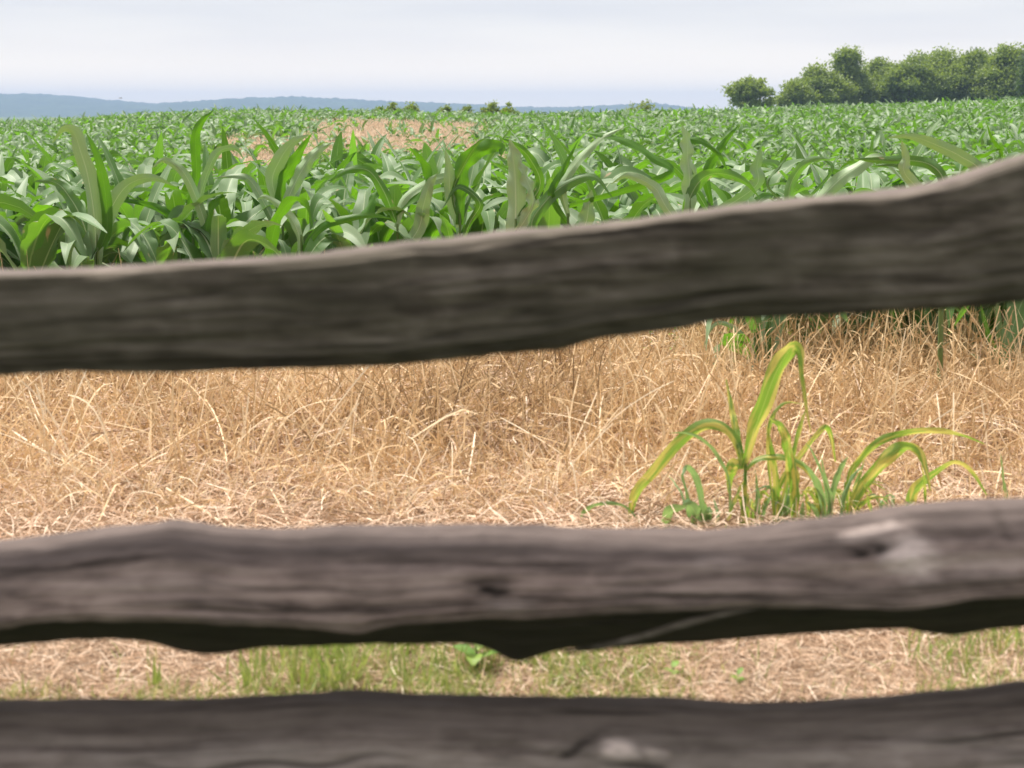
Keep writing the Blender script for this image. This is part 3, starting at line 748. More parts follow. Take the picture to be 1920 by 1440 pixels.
for (x, y), lb in zip(fore, fore_labels):
    place_corn(int(rng.integers(14)), x, y, rng.uniform(0, 6.28), rng.uniform(0.9, 1.03), lb, 'corn plants ahead of the front row'); n_ind += 1
for r, row in enumerate(rows):
    row = sorted(row)
    for n_, (x, y) in enumerate(row):
        if n_ind >= 276: flank.append((x, y)); continue
        place_corn(int(rng.integers(14)), x, y, rng.uniform(0, 6.28), rng.uniform(0.84, 1.02),
                   f'green corn plant, {ordinal(n_ + 1)} from the left in the {ROWNAME[r]} row of the field', f'corn plants in the {ROWNAME[r]} row'); n_ind += 1

# plants whose leaves stand out above the others, traced one leaf at a time
def px_w(w, Y): return w / FPX * Y
def hero(name, label, cat, group, bx, Y, stalk_top_py, leaves, mat, stalk_mat, stalk_r=0.011, seed=0, spread=0.12, root=0.35, base_py=None):
    rng = np.random.default_rng(seed + 900)
    r_mat = mat
    zb = float(gz((bx - 960) / FPX * Y, Y))
    B = at(bx, 700, Y); B[2] = zb
    r = empty(name, tuple(B)); tag(r, label, cat, group)
    T = at(bx, stalk_top_py, Y)
    if stalk_r:
        V, Q, R = tube(spline([B - B + [0, 0, -0.02], (T - B) * 0.5 + [0.004, 0.003, 0], T - B], 12), [stalk_r, stalk_r * 0.9, stalk_r * 0.5], 8)
        obj('stalk', make_mesh('stalk', V, Q, R), stalk_mat, r)
    for k, lf in enumerate(leaves):
        pts, w = lf[0], lf[1]
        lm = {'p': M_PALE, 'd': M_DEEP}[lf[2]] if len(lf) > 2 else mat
        dy = rng.uniform(-spread, spread)
        if k == 0: dy = -abs(dy)
        n = len(pts)
        P = [at(px, py, Y + dy * (q + root) / n) for q, (px, py) in enumerate(pts)]
        if root > 0:      # run the leaf down to the stalk
            a = P[0].copy(); tz = max(zb + 0.02, a[2] - 0.14)
            P = [np.array([B[0] + (T[0] - B[0]) * 0.5, Y, tz])] + P
        ws = [px_w(q, Y) * (0.78 if r_mat is M_CORN else 1.0) for q in (w if isinstance(w, (list, tuple)) else [w * 0.45, w * 0.85, w, w * 0.95, w * 0.75, w * 0.45, 0.5])]
        V, Q, R = strap([p - B for p in P], ws, var=rng.random(), n=26, C=6, fold=rng.uniform(0.1, 0.3), roll=rng.uniform(-0.35, 0.35), wave=rng.uniform(0.03, 0.1), seed=seed * 31 + k) \
            if False else strap_rel(P, ws, B, rng, seed * 31 + k)
        obj('leaf', make_mesh('leaf', V, Q, R), lm, r)
    return r
def strap_rel(P, ws, B, rng, seed):
    V, Q, R = strap(P, ws, var=rng.random(), n=34, C=6, fold=rng.uniform(0.15, 0.45), roll=rng.uniform(-0.7, 0.7), wave=rng.uniform(0.10, 0.24), seed=seed)
    return V - B, Q, R

M_PALE = leaf_mat('corn_leaf_sky_sheen', [(0.0, (0.26, 0.38, 0.18)), (1.0, (0.36, 0.47, 0.27))], (0.26, 0.50, 0.05), tfac=0.16, rough=0.5, edge=(0.60, 0.52, 0.28), edge_thr=0.74, sheen=0.4,
                  rib_col=(0.60, 0.66, 0.45), rib_w=0.04, spec=0.45)  # pale sky sheen painted into the leaf colour
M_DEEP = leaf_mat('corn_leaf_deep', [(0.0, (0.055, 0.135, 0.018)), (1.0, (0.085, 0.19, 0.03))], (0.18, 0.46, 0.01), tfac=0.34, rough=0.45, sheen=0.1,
                  rib_col=(0.20, 0.36, 0.08), rib_w=0.03, spec=0.35)  # deeper green copy for leaves without the painted sky sheen
HG = 'corn plants with leaves standing above the rest'
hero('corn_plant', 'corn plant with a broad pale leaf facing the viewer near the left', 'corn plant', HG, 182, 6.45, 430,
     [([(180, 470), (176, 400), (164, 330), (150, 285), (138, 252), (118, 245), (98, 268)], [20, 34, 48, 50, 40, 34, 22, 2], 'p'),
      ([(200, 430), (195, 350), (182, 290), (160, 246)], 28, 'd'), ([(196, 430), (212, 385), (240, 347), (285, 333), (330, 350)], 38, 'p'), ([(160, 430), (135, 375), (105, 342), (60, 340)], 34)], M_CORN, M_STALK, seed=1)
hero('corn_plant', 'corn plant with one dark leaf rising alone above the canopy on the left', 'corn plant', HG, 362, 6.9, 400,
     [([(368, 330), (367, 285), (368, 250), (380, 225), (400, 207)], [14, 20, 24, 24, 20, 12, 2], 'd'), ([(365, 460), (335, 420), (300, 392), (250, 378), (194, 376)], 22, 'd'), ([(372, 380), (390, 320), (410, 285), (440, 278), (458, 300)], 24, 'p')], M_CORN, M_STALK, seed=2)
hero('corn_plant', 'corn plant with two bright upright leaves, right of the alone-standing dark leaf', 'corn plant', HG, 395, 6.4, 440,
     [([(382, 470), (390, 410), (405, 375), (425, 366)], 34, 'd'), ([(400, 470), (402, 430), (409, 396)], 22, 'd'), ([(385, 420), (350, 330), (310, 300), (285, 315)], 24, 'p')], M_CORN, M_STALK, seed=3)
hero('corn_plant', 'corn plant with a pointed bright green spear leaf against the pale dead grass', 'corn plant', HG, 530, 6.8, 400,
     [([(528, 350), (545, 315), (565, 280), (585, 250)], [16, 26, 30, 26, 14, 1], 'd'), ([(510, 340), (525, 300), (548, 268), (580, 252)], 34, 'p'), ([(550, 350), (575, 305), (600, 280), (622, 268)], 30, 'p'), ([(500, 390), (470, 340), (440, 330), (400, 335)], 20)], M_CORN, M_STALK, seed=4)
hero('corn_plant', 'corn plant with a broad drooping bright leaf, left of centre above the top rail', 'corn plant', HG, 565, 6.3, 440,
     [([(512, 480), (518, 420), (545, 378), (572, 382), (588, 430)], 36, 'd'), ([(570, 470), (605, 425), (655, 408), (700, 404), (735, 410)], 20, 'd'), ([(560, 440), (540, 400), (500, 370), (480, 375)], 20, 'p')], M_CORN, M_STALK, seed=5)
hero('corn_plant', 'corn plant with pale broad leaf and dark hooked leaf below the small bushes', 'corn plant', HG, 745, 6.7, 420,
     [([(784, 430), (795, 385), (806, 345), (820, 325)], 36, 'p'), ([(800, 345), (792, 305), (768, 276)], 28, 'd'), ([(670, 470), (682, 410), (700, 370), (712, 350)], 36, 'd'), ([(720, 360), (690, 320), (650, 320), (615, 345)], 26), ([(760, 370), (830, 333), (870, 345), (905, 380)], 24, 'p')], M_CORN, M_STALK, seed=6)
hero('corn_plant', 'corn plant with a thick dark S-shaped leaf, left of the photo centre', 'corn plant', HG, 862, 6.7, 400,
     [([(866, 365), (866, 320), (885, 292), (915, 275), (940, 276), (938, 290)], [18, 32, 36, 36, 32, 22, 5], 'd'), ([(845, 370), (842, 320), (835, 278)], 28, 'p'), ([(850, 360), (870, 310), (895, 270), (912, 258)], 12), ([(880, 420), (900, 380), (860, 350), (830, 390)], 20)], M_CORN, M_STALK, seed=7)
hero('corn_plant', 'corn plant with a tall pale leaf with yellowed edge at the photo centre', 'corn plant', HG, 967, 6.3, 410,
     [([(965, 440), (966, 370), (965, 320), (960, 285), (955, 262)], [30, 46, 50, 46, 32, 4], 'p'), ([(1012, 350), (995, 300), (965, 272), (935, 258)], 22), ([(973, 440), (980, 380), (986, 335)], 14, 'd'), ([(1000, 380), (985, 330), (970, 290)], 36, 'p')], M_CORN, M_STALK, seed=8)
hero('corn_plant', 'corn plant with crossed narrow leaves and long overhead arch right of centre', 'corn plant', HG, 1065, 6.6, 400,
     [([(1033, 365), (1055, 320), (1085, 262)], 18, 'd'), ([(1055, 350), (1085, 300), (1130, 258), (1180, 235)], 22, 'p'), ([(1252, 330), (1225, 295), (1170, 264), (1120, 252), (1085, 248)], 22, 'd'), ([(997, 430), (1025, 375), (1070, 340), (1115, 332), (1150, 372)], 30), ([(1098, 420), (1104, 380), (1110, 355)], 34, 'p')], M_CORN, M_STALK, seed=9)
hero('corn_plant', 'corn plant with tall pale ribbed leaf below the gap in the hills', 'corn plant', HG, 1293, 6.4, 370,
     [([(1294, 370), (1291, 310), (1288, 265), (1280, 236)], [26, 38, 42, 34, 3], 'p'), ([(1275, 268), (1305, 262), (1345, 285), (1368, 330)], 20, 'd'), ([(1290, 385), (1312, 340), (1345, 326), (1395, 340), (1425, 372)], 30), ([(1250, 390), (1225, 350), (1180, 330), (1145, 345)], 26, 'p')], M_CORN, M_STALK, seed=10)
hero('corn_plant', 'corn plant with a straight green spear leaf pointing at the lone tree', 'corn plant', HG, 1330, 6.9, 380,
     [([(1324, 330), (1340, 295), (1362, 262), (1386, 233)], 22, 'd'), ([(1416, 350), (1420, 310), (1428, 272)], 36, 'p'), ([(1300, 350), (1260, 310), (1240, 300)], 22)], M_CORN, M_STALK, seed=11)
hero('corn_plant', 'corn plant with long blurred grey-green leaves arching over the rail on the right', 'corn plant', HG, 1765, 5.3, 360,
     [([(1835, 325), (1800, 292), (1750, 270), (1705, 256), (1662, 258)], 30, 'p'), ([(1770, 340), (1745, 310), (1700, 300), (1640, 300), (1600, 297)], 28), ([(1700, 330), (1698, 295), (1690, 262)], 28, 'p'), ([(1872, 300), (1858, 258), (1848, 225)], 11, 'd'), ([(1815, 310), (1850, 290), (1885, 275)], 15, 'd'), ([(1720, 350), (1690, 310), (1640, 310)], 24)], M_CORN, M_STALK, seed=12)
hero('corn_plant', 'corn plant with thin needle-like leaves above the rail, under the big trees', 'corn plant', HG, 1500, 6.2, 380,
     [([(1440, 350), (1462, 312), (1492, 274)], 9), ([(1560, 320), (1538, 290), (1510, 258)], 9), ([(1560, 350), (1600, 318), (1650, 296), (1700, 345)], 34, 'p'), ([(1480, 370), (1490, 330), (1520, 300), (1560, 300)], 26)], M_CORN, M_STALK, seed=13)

# the rest of the field as one mass
def corn_mass(pts, seed, S, C, K, hs, wave=0.15, wmul=1.0):
    rng = np.random.default_rng(seed)
    pts = np.asarray(pts, float); N = len(pts)
    h = rng.uniform(0.42, 0.58, N) * hs * (1 + 0.10 * vnoise(pts[:, 0] / 2.3, pts[:, 1] / 2.3, 61)) * rng.uniform(0.85, 1.12, N)
    plane = rng.uniform(0, np.pi, N)
    z0 = gz(pts[:, 0], pts[:, 1])
    out = []
    for k in range(K):
        f = k / (K - 1)
        z = h * (0.12 + 0.88 * f ** 0.9)
        L = (0.46 + 0.30 * math.sin(math.pi * (0.15 + 0.75 * f))) * rng.uniform(0.8, 1.15, N) * hs * (0.8 if k >= K - 2 else 1)
        el = np.radians(46 + 25 * f + rng.uniform(-14, 14, N))
        bend = np.radians(165 - 55 * f + rng.uniform(-40, 40, N)); bend = np.where(rng.random(N) < 0.12, bend * 0.3, bend)
        W = (0.082 + 0.048 * math.sin(math.pi * (0.1 + 0.8 * f))) * rng.uniform(0.85, 1.15, N) * wmul * hs
        az = plane + (k % 2) * math.pi + rng.uniform(-0.7, 0.7, N)
        base = np.stack([pts[:, 0], pts[:, 1], z0 + z], -1)
        V, Q, R, _, _ = ribbons(rng, base, az, el, bend, L, W, S=S, C=C, fold=0.28, wave=wave, roll=rng.uniform(-.4, .4, N),
                                twist=rng.uniform(-1.2, 1.2, N), curl=rng.uniform(-.5, .5, N), power=1.4, kink=np.where(rng.random(N) < 0.35, rng.uniform(0.6, 1.5, N), 0), tk=rng.uniform(0.35, 0.7, N))
        out.append((V, Q, R))
    # stalks as three-sided prisms: two crossed blades
    for a in (0.0, 1.57):
        base = np.stack([pts[:, 0], pts[:, 1], z0 - 0.02], -1)
        V, Q, R, _, _ = ribbons(rng, base, a, rad(88), 0.0, h, 0.02 * hs, S=1, C=1, fold=0, prof='straw')
        R[:, 0] = 0.2
        out.append((V, Q, R))
    return out

far_pts, mid_pts = [], []
rng = np.random.default_rng(17)
y = ROW0 + 9 * ROWD
while y < 76:
    x0, x1 = -y * 0.36 - 4, y * 0.36 + 4
    sp = 0.22 if y < 40 else 0.25
    n = int((x1 - x0) / sp)
    xx = x0 + (np.arange(n) + rng.uniform(-0.3, 0.3, n)) * sp
    yy = y + rng.uniform(-0.12, 0.12, n) + 0.02 * xx
    u = xx / yy * FPX + 960
    keep = rng.random(n) > 0.07
    # patches where the corn failed and dead grass stands
    e = vnoise(u / 50, yy / 3.0, 9) * 3.5 + vnoise(u / 17, yy / 1.2, 10) * 2.5; ue = vnoise(yy / 2.0, u * 0 + 2, 11) * 35
    inpatch = ((u > 590 + ue) & (u < 915 + ue) & (yy > 29 + e) & (yy < 57 + e)) | ((u > 400 + ue) & (u < 640) & (yy > 21 + e * .6) & (yy < 41 + e)) | ((u > 900) & (u < 1090) & (yy > 25) & (yy < 29 + e))
    keep &= ~(inpatch & (rng.random(n) > 0.09))
    thin = vnoise(xx / 3.0, yy / 3.0, 33) > 0.45
    keep &= ~(thin & (rng.random(n) < 0.35))
    tgt = mid_pts if y < 28 else far_pts
    tgt.extend(zip(xx[keep], yy[keep]))
    y += 0.74
bag = Bag()
for part in corn_mass(flank, 3, 10, 4, 8, 1.0): bag.add(*part)
for part in corn_mass(mid_pts, 4, 8, 2, 8, 0.84): bag.add(*part)
for part in corn_mass(far_pts, 5, 5, 2, 7, 0.93, wmul=1.1): bag.add(*part)
field = obj('corn_field', bag.mesh('corn_field'), M_CORN)
tag(field, 'green corn field running back over the rise behind the front rows', 'corn field', kind='stuff')
print('corn individual', n_ind, 'mass', len(flank), len(mid_pts), len(far_pts))

# ------------------------------------------------------------------ dead grass and straw
rng = np.random.default_rng(23)
def scatter(n, y0, y1, extra=0.9, pw=1.0):
    y = y0 + (y1 - y0) * rng.random(n) ** pw
    x = (rng.random(n) * 2 - 1) * (y * 0.37 + extra)
    return x, y
# lying litter
bag = Bag()
def litter(n, y0, y1, L, W, lift, pw=1.0):
    x, y = scatter(n, y0, y1, pw=pw)
    z = gz(x, y) + rng.random(n) * lift + 0.003
    base = np.stack([x, y, z], -1)
    V, Q, R, _, _ = ribbons(rng, base, rng.uniform(0, 6.28, n), np.radians(rng.normal(6, 13, n)), np.radians(rng.normal(22, 30, n)),
                            rng.uniform(*L, n), rng.uniform(*W, n), S=4, C=1, fold=0, roll=rng.uniform(-1.2, 1.2, n), curl=rng.normal(0, 0.7, n), prof='straw')
    bag.add(V, Q, R)
litter(42000, 2.40, 3.1, (0.02, 0.085), (0.0007, 0.0021), 0.014)
litter(46000, 2.95, 4.8, (0.04, 0.17), (0.0016, 0.0042), 0.035)
litter(45000, 4.5, 8.5, (0.08, 0.28), (0.0025, 0.0055), 0.08)
litter(16000, 8.5, 14, (0.1, 0.3), (0.004, 0.009), 0.05)
o = obj('straw_litter', bag.mesh('straw_litter'), M_LITTER)
tag(o, 'matted pale straw lying flat on the ground beyond the fence', 'straw', kind='stuff')

# standing and leaning dead grass
bag = Bag()
def deadgrass(x, y, h, W, lean=22, heads=0.35, S=6, bend=45, hw=0.010):
    n = len(x)
    base = np.stack([x, y, gz(x, y) - 0.01], -1)
    az = rng.uniform(0, 6.28, n)
    el = np.radians(np.clip(90 - np.abs(rng.normal(0, lean, n)), 8, 90))
    V, Q, R, tips, tdir = ribbons(rng, base, az, el, np.radians(np.abs(rng.normal(bend * 0.4, bend, n))), h, W, S=S, C=1, fold=0,
                                  roll=rng.uniform(-1.5, 1.5, n), curl=rng.normal(0, 0.45, n), prof='straw', power=1.8, var=np.clip(rng.random(n) * 0.8 + 0.18 + 0.30 * vnoise(x * 1.3, y * 1.3, 71) + 0.15 * vnoise(x * 4, y * 4, 72), 0, 1), kink=np.where(rng.random(n) < 0.35, rng.uniform(0.4, 1.7, n), 0), tk=rng.uniform(0.2, 0.8, n))
    bag.add(V, Q, R)
    m = rng.random(n) < heads
    if m.any():
        k = int(m.sum()); tp = tips[m]; td = tdir[m]
        V, Q, R, _, _ = ribbons(rng, tp, np.arctan2(td[:, 1], td[:, 0]), np.arcsin(np.clip(td[:, 2], -1, 1)), np.radians(rng.uniform(0, 60, k)),
                                rng.uniform(0.03, 0.07, k), hw * rng.uniform(0.5, 1.1, k), S=5, C=2, fold=0.6, prof='head', roll=rng.uniform(-1.5, 1.5, k), var=rng.uniform(0.2, 0.7, k))
        bag.add(V, Q, R)
def clumpy(n, y0, y1, thr=0.0, sc=3.0, seed=5):
    x, y = scatter(n, y0, y1)
    k = vnoise(x * sc, y * sc, seed) * 0.6 + vnoise(x * sc * 2.7, y * sc * 2.7, seed + 1) * 0.4 > thr - rng.random(n) * 0.5
    return x[k], y[k]
x, y = clumpy(9000, 3.8, 5.2, 0.1, 1.6); deadgrass(x, y, rng.uniform(0.08, 0.24, len(x)), rng.uniform(0.0018, 0.0042, len(x)), 48, 0.3, bend=50)
x, y = clumpy(34000, 3.75, 5.0, 0.15); deadgrass(x, y, rng.uniform(0.05, 0.17, len(x)) * (0.55 + 0.5 * (y - 3.75)), rng.uniform(0.0016, 0.0034, len(x)), 40, 0.15, bend=60)
x, y = clumpy(52000, 4.6, 7.6, -0.1); deadgrass(x, y, rng.uniform(0.10, 0.30, len(x)), rng.uniform(0.002, 0.0042, len(x)), 42, 0.35, bend=60)
x, y = clumpy(12000, 4.2, 7.2, 0.0, 1.5); deadgrass(x, y, rng.uniform(0.12, 0.34, len(x)), rng.uniform(0.003, 0.0068, len(x)), 50, 0.1, bend=12)
x, y = clumpy(7000, 6.6, 13.0, 0.1, 1.2); deadgrass(x, y, rng.uniform(0.15, 0.45, len(x)), rng.uniform(0.003, 0.006, len(x)), 25, 0.3, bend=40)
x, y = clumpy(5200, 4.0, 7.0, 0.0, 0.9); deadgrass(x, y, rng.uniform(0.28, 0.55, len(x)), rng.uniform(0.0025, 0.0048, len(x)), 58, 0.1, bend=25, S=9)
# taller stand at the right, under the top rail
x, y = scatter(5200, 5.5, 7.0); k = (x > 0.75) & (vnoise(x * 2.5, y * 2.5, 8) > -0.35); x, y = x[k], y[k]
deadgrass(x, y, rng.uniform(0.22, 0.52, len(x)), rng.uniform(0.0025, 0.0055, len(x)), 20, 0.3, bend=22)
# dark twiggy stems standing among the straw
o = obj('dead_grass', bag.mesh('dead_grass'), M_STRAW)
tag(o, 'tall tangled dead grass standing and leaning between fence and corn', 'dead grass', kind='stuff')

bag = Bag()
def farpatch(n, px0, px1, y0, y1, h, thr=-0.4):
    y = rng.uniform(y0, y1, n); u = rng.uniform(px0, px1, n); x = (u - 960) / FPX * y
    k = vnoise(x / 0.8, y / 0.8, 12) > thr - rng.random(n) * 0.8; x, y = x[k], y[k]
    deadgrass(x, y, rng.uniform(h * 0.6, h * 1.15, len(x)), rng.uniform(0.02, 0.045, len(x)), 16, 0.6, S=3, bend=20, hw=0.06)
farpatch(34000, 575, 935, 28, 58, 0.48, -0.25)
farpatch(17000, 385, 650, 20, 43, 0.38, -0.25)
farpatch(2500, 890, 1100, 24, 30, 0.28)
farpatch(9000, 300, 1400, 14, 60, 0.22, 0.3)
o = obj('dead_grass_patch', bag.mesh('dead_grass_patch'), M_FARSTRAW)
tag(o, 'pale pinkish dead grass filling bare patches in the distant corn', 'dead grass', kind='stuff')

# a few single thick straws that stand out
def loose_straw(p, q, r, label):
    P = [at(*p), at((p[0] + q[0]) / 2, (p[1] + q[1]) / 2 - 3, (p[2] + q[2]) / 2), at(*q)]
    V, Q, R = tube(spline(P, 8), [r, r, r * 0.8], 7, var=0.97)
    # a joint in the stem
    o = obj('straw_stem', make_mesh('straw_stem', V - P[0], Q, R), M_STRAW); o.location = tuple(P[0])
    tag(o, label, 'straw', 'single thick straws')
loose_straw((432, 992, 3.68), (312, 916, 3.95), 0.0042, 'thick pale straw lying diagonally above the middle rail on the left')
loose_straw((545, 992, 3.68), (508, 918, 3.95), 0.0028, 'thin pale straw leaning just right of the thick diagonal one')
loose_straw((190, 835, 4.7), (240, 762, 4.9), 0.0040, 'pale straw leaning right, one of a parallel pair on the left, left one')
loose_straw((205, 838, 4.6), (252, 796, 4.75), 0.0036, 'pale straw leaning right, lower one of the parallel pair on the left')
loose_straw((596, 762, 5.2), (686, 720, 5.3), 0.0034, 'pale straw slanting up to the right below the top rail, left of centre')
loose_straw((1595, 770, 4.9), (1700, 690, 5.2), 0.0034, 'long pale straw slanting up to the right among the tall dead grass')

# ------------------------------------------------------------------ green grass by the fence
bag = Bag()
def greens(n, y0, y1, dens, h, W, lean=16, bend=45, vr=(0, 1)):
    y = rng.uniform(y0, y1, n); u = rng.uniform(-500, 2420, n); x = (u - 960) / FPX * y
    k = rng.random(n) < dens(u, x, y); x, y = x[k], y[k]; n = len(x)
    base = np.stack([x, y, gz(x, y) - 0.003], -1)
    V, Q, R, _, _ = ribbons(rng, base, rng.uniform(0, 6.28, n), np.radians(90 - np.abs(rng.normal(0, lean, n))), np.radians(np.abs(rng.normal(0, bend, n))),
                            rng.uniform(*h, n), rng.uniform(*W, n), S=5, C=1, fold=0, prof='blade', roll=rng.uniform(-1, 1, n), curl=rng.normal(0, .5, n), var=rng.uniform(*vr, n))
    bag.add(V, Q, R)
def band(u, a, b, s=60):
    w = 55 * vnoise(u / 37.0 + a, rng.random(len(u)) * 0.6, 44) + rng.normal(0, 30, len(u))
    return np.clip((u + w - a) / (s * 1.6), 0, 1) * np.clip((b - u - w) / (s * 1.6), 0, 1)
cl = lambda x, y, s, sd: np.clip(0.62 + 0.9 * vnoise(x * s, y * s, sd), 0.12, 1)
greens(46000, 2.35, 2.86, lambda u, x, y: band(u, 600, 1350, 180) * cl(x, y, 9, 1), (0.02, 0.05), (0.0020, 0.0042))
greens(10000, 2.50, 2.86, lambda u, x, y: band(u, 440, 900, 70) * cl(x, y, 14, 2), (0.03, 0.095), (0.002, 0.0045), 16, 35, (0, 0.85))
greens(16000, 2.35, 2.60, lambda u, x, y: band(u, -500, 640, 50) * cl(x, y, 9, 3) * 0.8, (0.02, 0.055), (0.0018, 0.0036))
greens(13000, 2.40, 3.0, lambda u, x, y: band(u, 1700, 2420, 80) * cl(x, y, 7, 4) * 0.9, (0.03, 0.10), (0.002, 0.004), 18, 50)
greens(5000, 2.55, 2.80, lambda u, x, y: band(u, 440, 760, 60) * cl(x, y, 20, 2), (0.06, 0.125), (0.003, 0.006), 14, 25, (0, 0.35))
greens(5000, 2.2, 3.4, lambda u, x, y: 0.35 * cl(x, y, 5, 5), (0.02, 0.07), (0.0016, 0.0034))
greens(30000, 1.2, 2.4, lambda u, x, y: 0.9 * cl(x, y, 6, 6), (0.02, 0.07), (0.0018, 0.0034))  # unseen lawn on the near side, added to keep bounce off the rails
greens(1600, 5.8, 8.5, lambda u, x, y: band(u, 1180, 2100, 80) * cl(x, y, 3, 7) * 0.6, (0.08, 0.26), (0.004, 0.009), 25, 50, (0, 0.5))
greens(500, 3.5, 5.6, lambda u, x, y: 0.25 * cl(x, y, 3, 8), (0.03, 0.1), (0.002, 0.004), 25, 50)
o = obj('green_grass', bag.mesh('green_grass'), M_GRASS)
tag(o, 'short fresh green grass sprouting through straw behind the lower rails', 'grass', kind='stuff')

# ------------------------------------------------------------------ weeds in front of the corn
WG = 'young yellowing grass weeds beyond the middle rail'
def weed(label, bx, by, leaves, mat=M_WEED, stalk_py=None, r=0.0, seed=0, spread=0.16, name='volunteer_corn', cat='weed', group=WG, Y=None):
    Y = Y or ground_y(by)
    return hero(name, label, cat, group, bx, Y, stalk_py or by - 60, leaves, mat, mat, stalk_r=r, seed=seed, spread=spread, root=0.0)
weed('tallest young corn weed with a wide folded yellow-green leaf and yellow arching leaf', 1398, 990,
     [([(1393, 880), (1410, 820), (1428, 770), (1452, 705), (1478, 660), (1492, 650), (1502, 670), (1502, 710), (1511, 760), (1520, 812)], [10, 20, 28, 32, 33, 28, 16, 11, 9, 6, 3]),
      ([(1392, 875), (1385, 840), (1368, 810), (1342, 796), (1312, 800), (1270, 832), (1225, 885), (1195, 920), (1185, 955), (1179, 992)], [10, 13, 15, 18, 20, 22, 22, 20, 20, 14, 8]),
      ([(1388, 850), (1378, 800), (1371, 760), (1361, 711)], [10, 16, 13, 8, 2]), ([(1396, 885), (1415, 864), (1450, 856), (1490, 864), (1522, 892), (1540, 930), (1547, 968)], 14),
      ([(1392, 872), (1376, 872), (1369, 890), (1367, 925)], [14, 24, 24, 16, 3]), ([(1396, 900), (1380, 935), (1365, 975), (1358, 1000)], 9)], r=0.0075, stalk_py=868, seed=21)
weed('thin weed with a dark hooked leaf, right beside the tallest corn weed', 1450, 985,
     [([(1452, 985), (1456, 930), (1450, 860), (1436, 795)], 15), ([(1490, 985), (1484, 900), (1478, 840), (1466, 802), (1444, 784)], [8, 12, 18, 22, 20, 12, 3]),
      ([(1450, 960), (1440, 850), (1445, 790), (1470, 756), (1510, 758)], 8), ([(1460, 980), (1480, 880), (1500, 800), (1512, 765)], 10)], seed=22)
weed('grey-green weed blade with a yellow slanting leaf, middle of the weed cluster', 1480, 985,
     [([(1486, 990), (1492, 930), (1490, 880), (1484, 845)], 18), ([(1452, 965), (1465, 905), (1500, 855), (1530, 818), (1548, 802), (1558, 820), (1566, 866)], [7, 10, 13, 13, 12, 9, 3]), ([(1420, 985), (1436, 940), (1462, 920), (1492, 915)], 7)], seed=23)
weed('clump of narrow curved leaves between the grey-green blade and the big right arches', 1545, 985,
     [([(1546, 985), (1540, 930), (1522, 888), (1500, 862)], 14), ([(1550, 985), (1560, 925), (1575, 880), (1590, 856)], 14), ([(1540, 985), (1527, 955), (1512, 940)], 10), ([(1555, 985), (1558, 940), (1548, 900), (1538, 850)], 9),
      ([(1575, 985), (1582, 930), (1600, 890), (1622, 872)], 12), ([(1505, 985), (1505, 960), (1506, 938)], 10), ([(1560, 985), (1545, 900), (1525, 850), (1510, 830)], 6)], mat=M_GREYWEED, seed=24)
weed('weed with two broad green leaves arching far to the right', 1596, 985,
     [([(1588, 985), (1605, 935), (1635, 890), (1668, 856), (1698, 838), (1722, 850), (1736, 885), (1744, 920)], [8, 16, 24, 26, 24, 18, 14, 11, 3]),
      ([(1590, 980), (1592, 900), (1612, 862), (1650, 828), (1700, 811), (1760, 808), (1800, 815), (1845, 832)], [6, 8, 14, 15, 15, 14, 11, 7, 2]), ([(1640, 980), (1630, 940), (1618, 900)], 9), ([(1590, 980), (1600, 930), (1612, 890), (1622, 860)], 10)], seed=25)
weed('low weed with one wide leaf bent over, rightmost of the cluster', 1706, 970,
     [([(1702, 970), (1710, 930), (1725, 910), (1755, 885), (1790, 868), (1822, 884), (1850, 928)], [18, 26, 26, 18, 12, 10, 9, 3]), ([(1735, 965), (1734, 910), (1728, 870)], 5)], seed=26)
weed('small pale weed with looped leaves just left of the tallest corn weed', 1290, 990,
     [([(1256, 990), (1252, 968), (1262, 955), (1285, 950)], [14, 26, 26, 18, 4]), ([(1312, 992), (1306, 965), (1292, 945), (1280, 945)], [20, 28, 24, 14, 3]), ([(1300, 990), (1290, 930), (1280, 895), (1284, 880)], 8),
      ([(1320, 990), (1314, 930), (1302, 890), (1288, 876), (1280, 890)], [6, 11, 13, 12, 9, 3]), ([(1300, 985), (1275, 920), (1252, 890)], 7), ([(1345, 990), (1345, 960), (1338, 935)], 8)], mat=M_GREYWEED, seed=27)
weed('slender grey-green blade arching left over the yellow leaf', 1368, 985,
     [([(1368, 985), (1366, 900), (1345, 855), (1318, 825), (1285, 812), (1255, 812)], 8), ([(1420, 985), (1420, 930), (1416, 880)], 9), ([(1425, 985), (1435, 950), (1448, 925)], 8), ([(1470, 985), (1465, 955), (1440, 930)], 8)], mat=M_GREYWEED, seed=28)
weed('small green blade lying in an arc, leftmost of the cluster', 1092, 985,
     [([(1088, 985), (1094, 962), (1115, 948), (1145, 944), (1175, 952), (1205, 985)], 9)], mat=M_GREYWEED, seed=29)
weed('single thin upright blade at the right beyond the wide-leaved weed', 1886, 960, [([(1888, 960), (1882, 905), (1876, 850)], 6), ([(1893, 960), (1890, 930), (1885, 905)], 4)], mat=M_GREYWEED, seed=30)
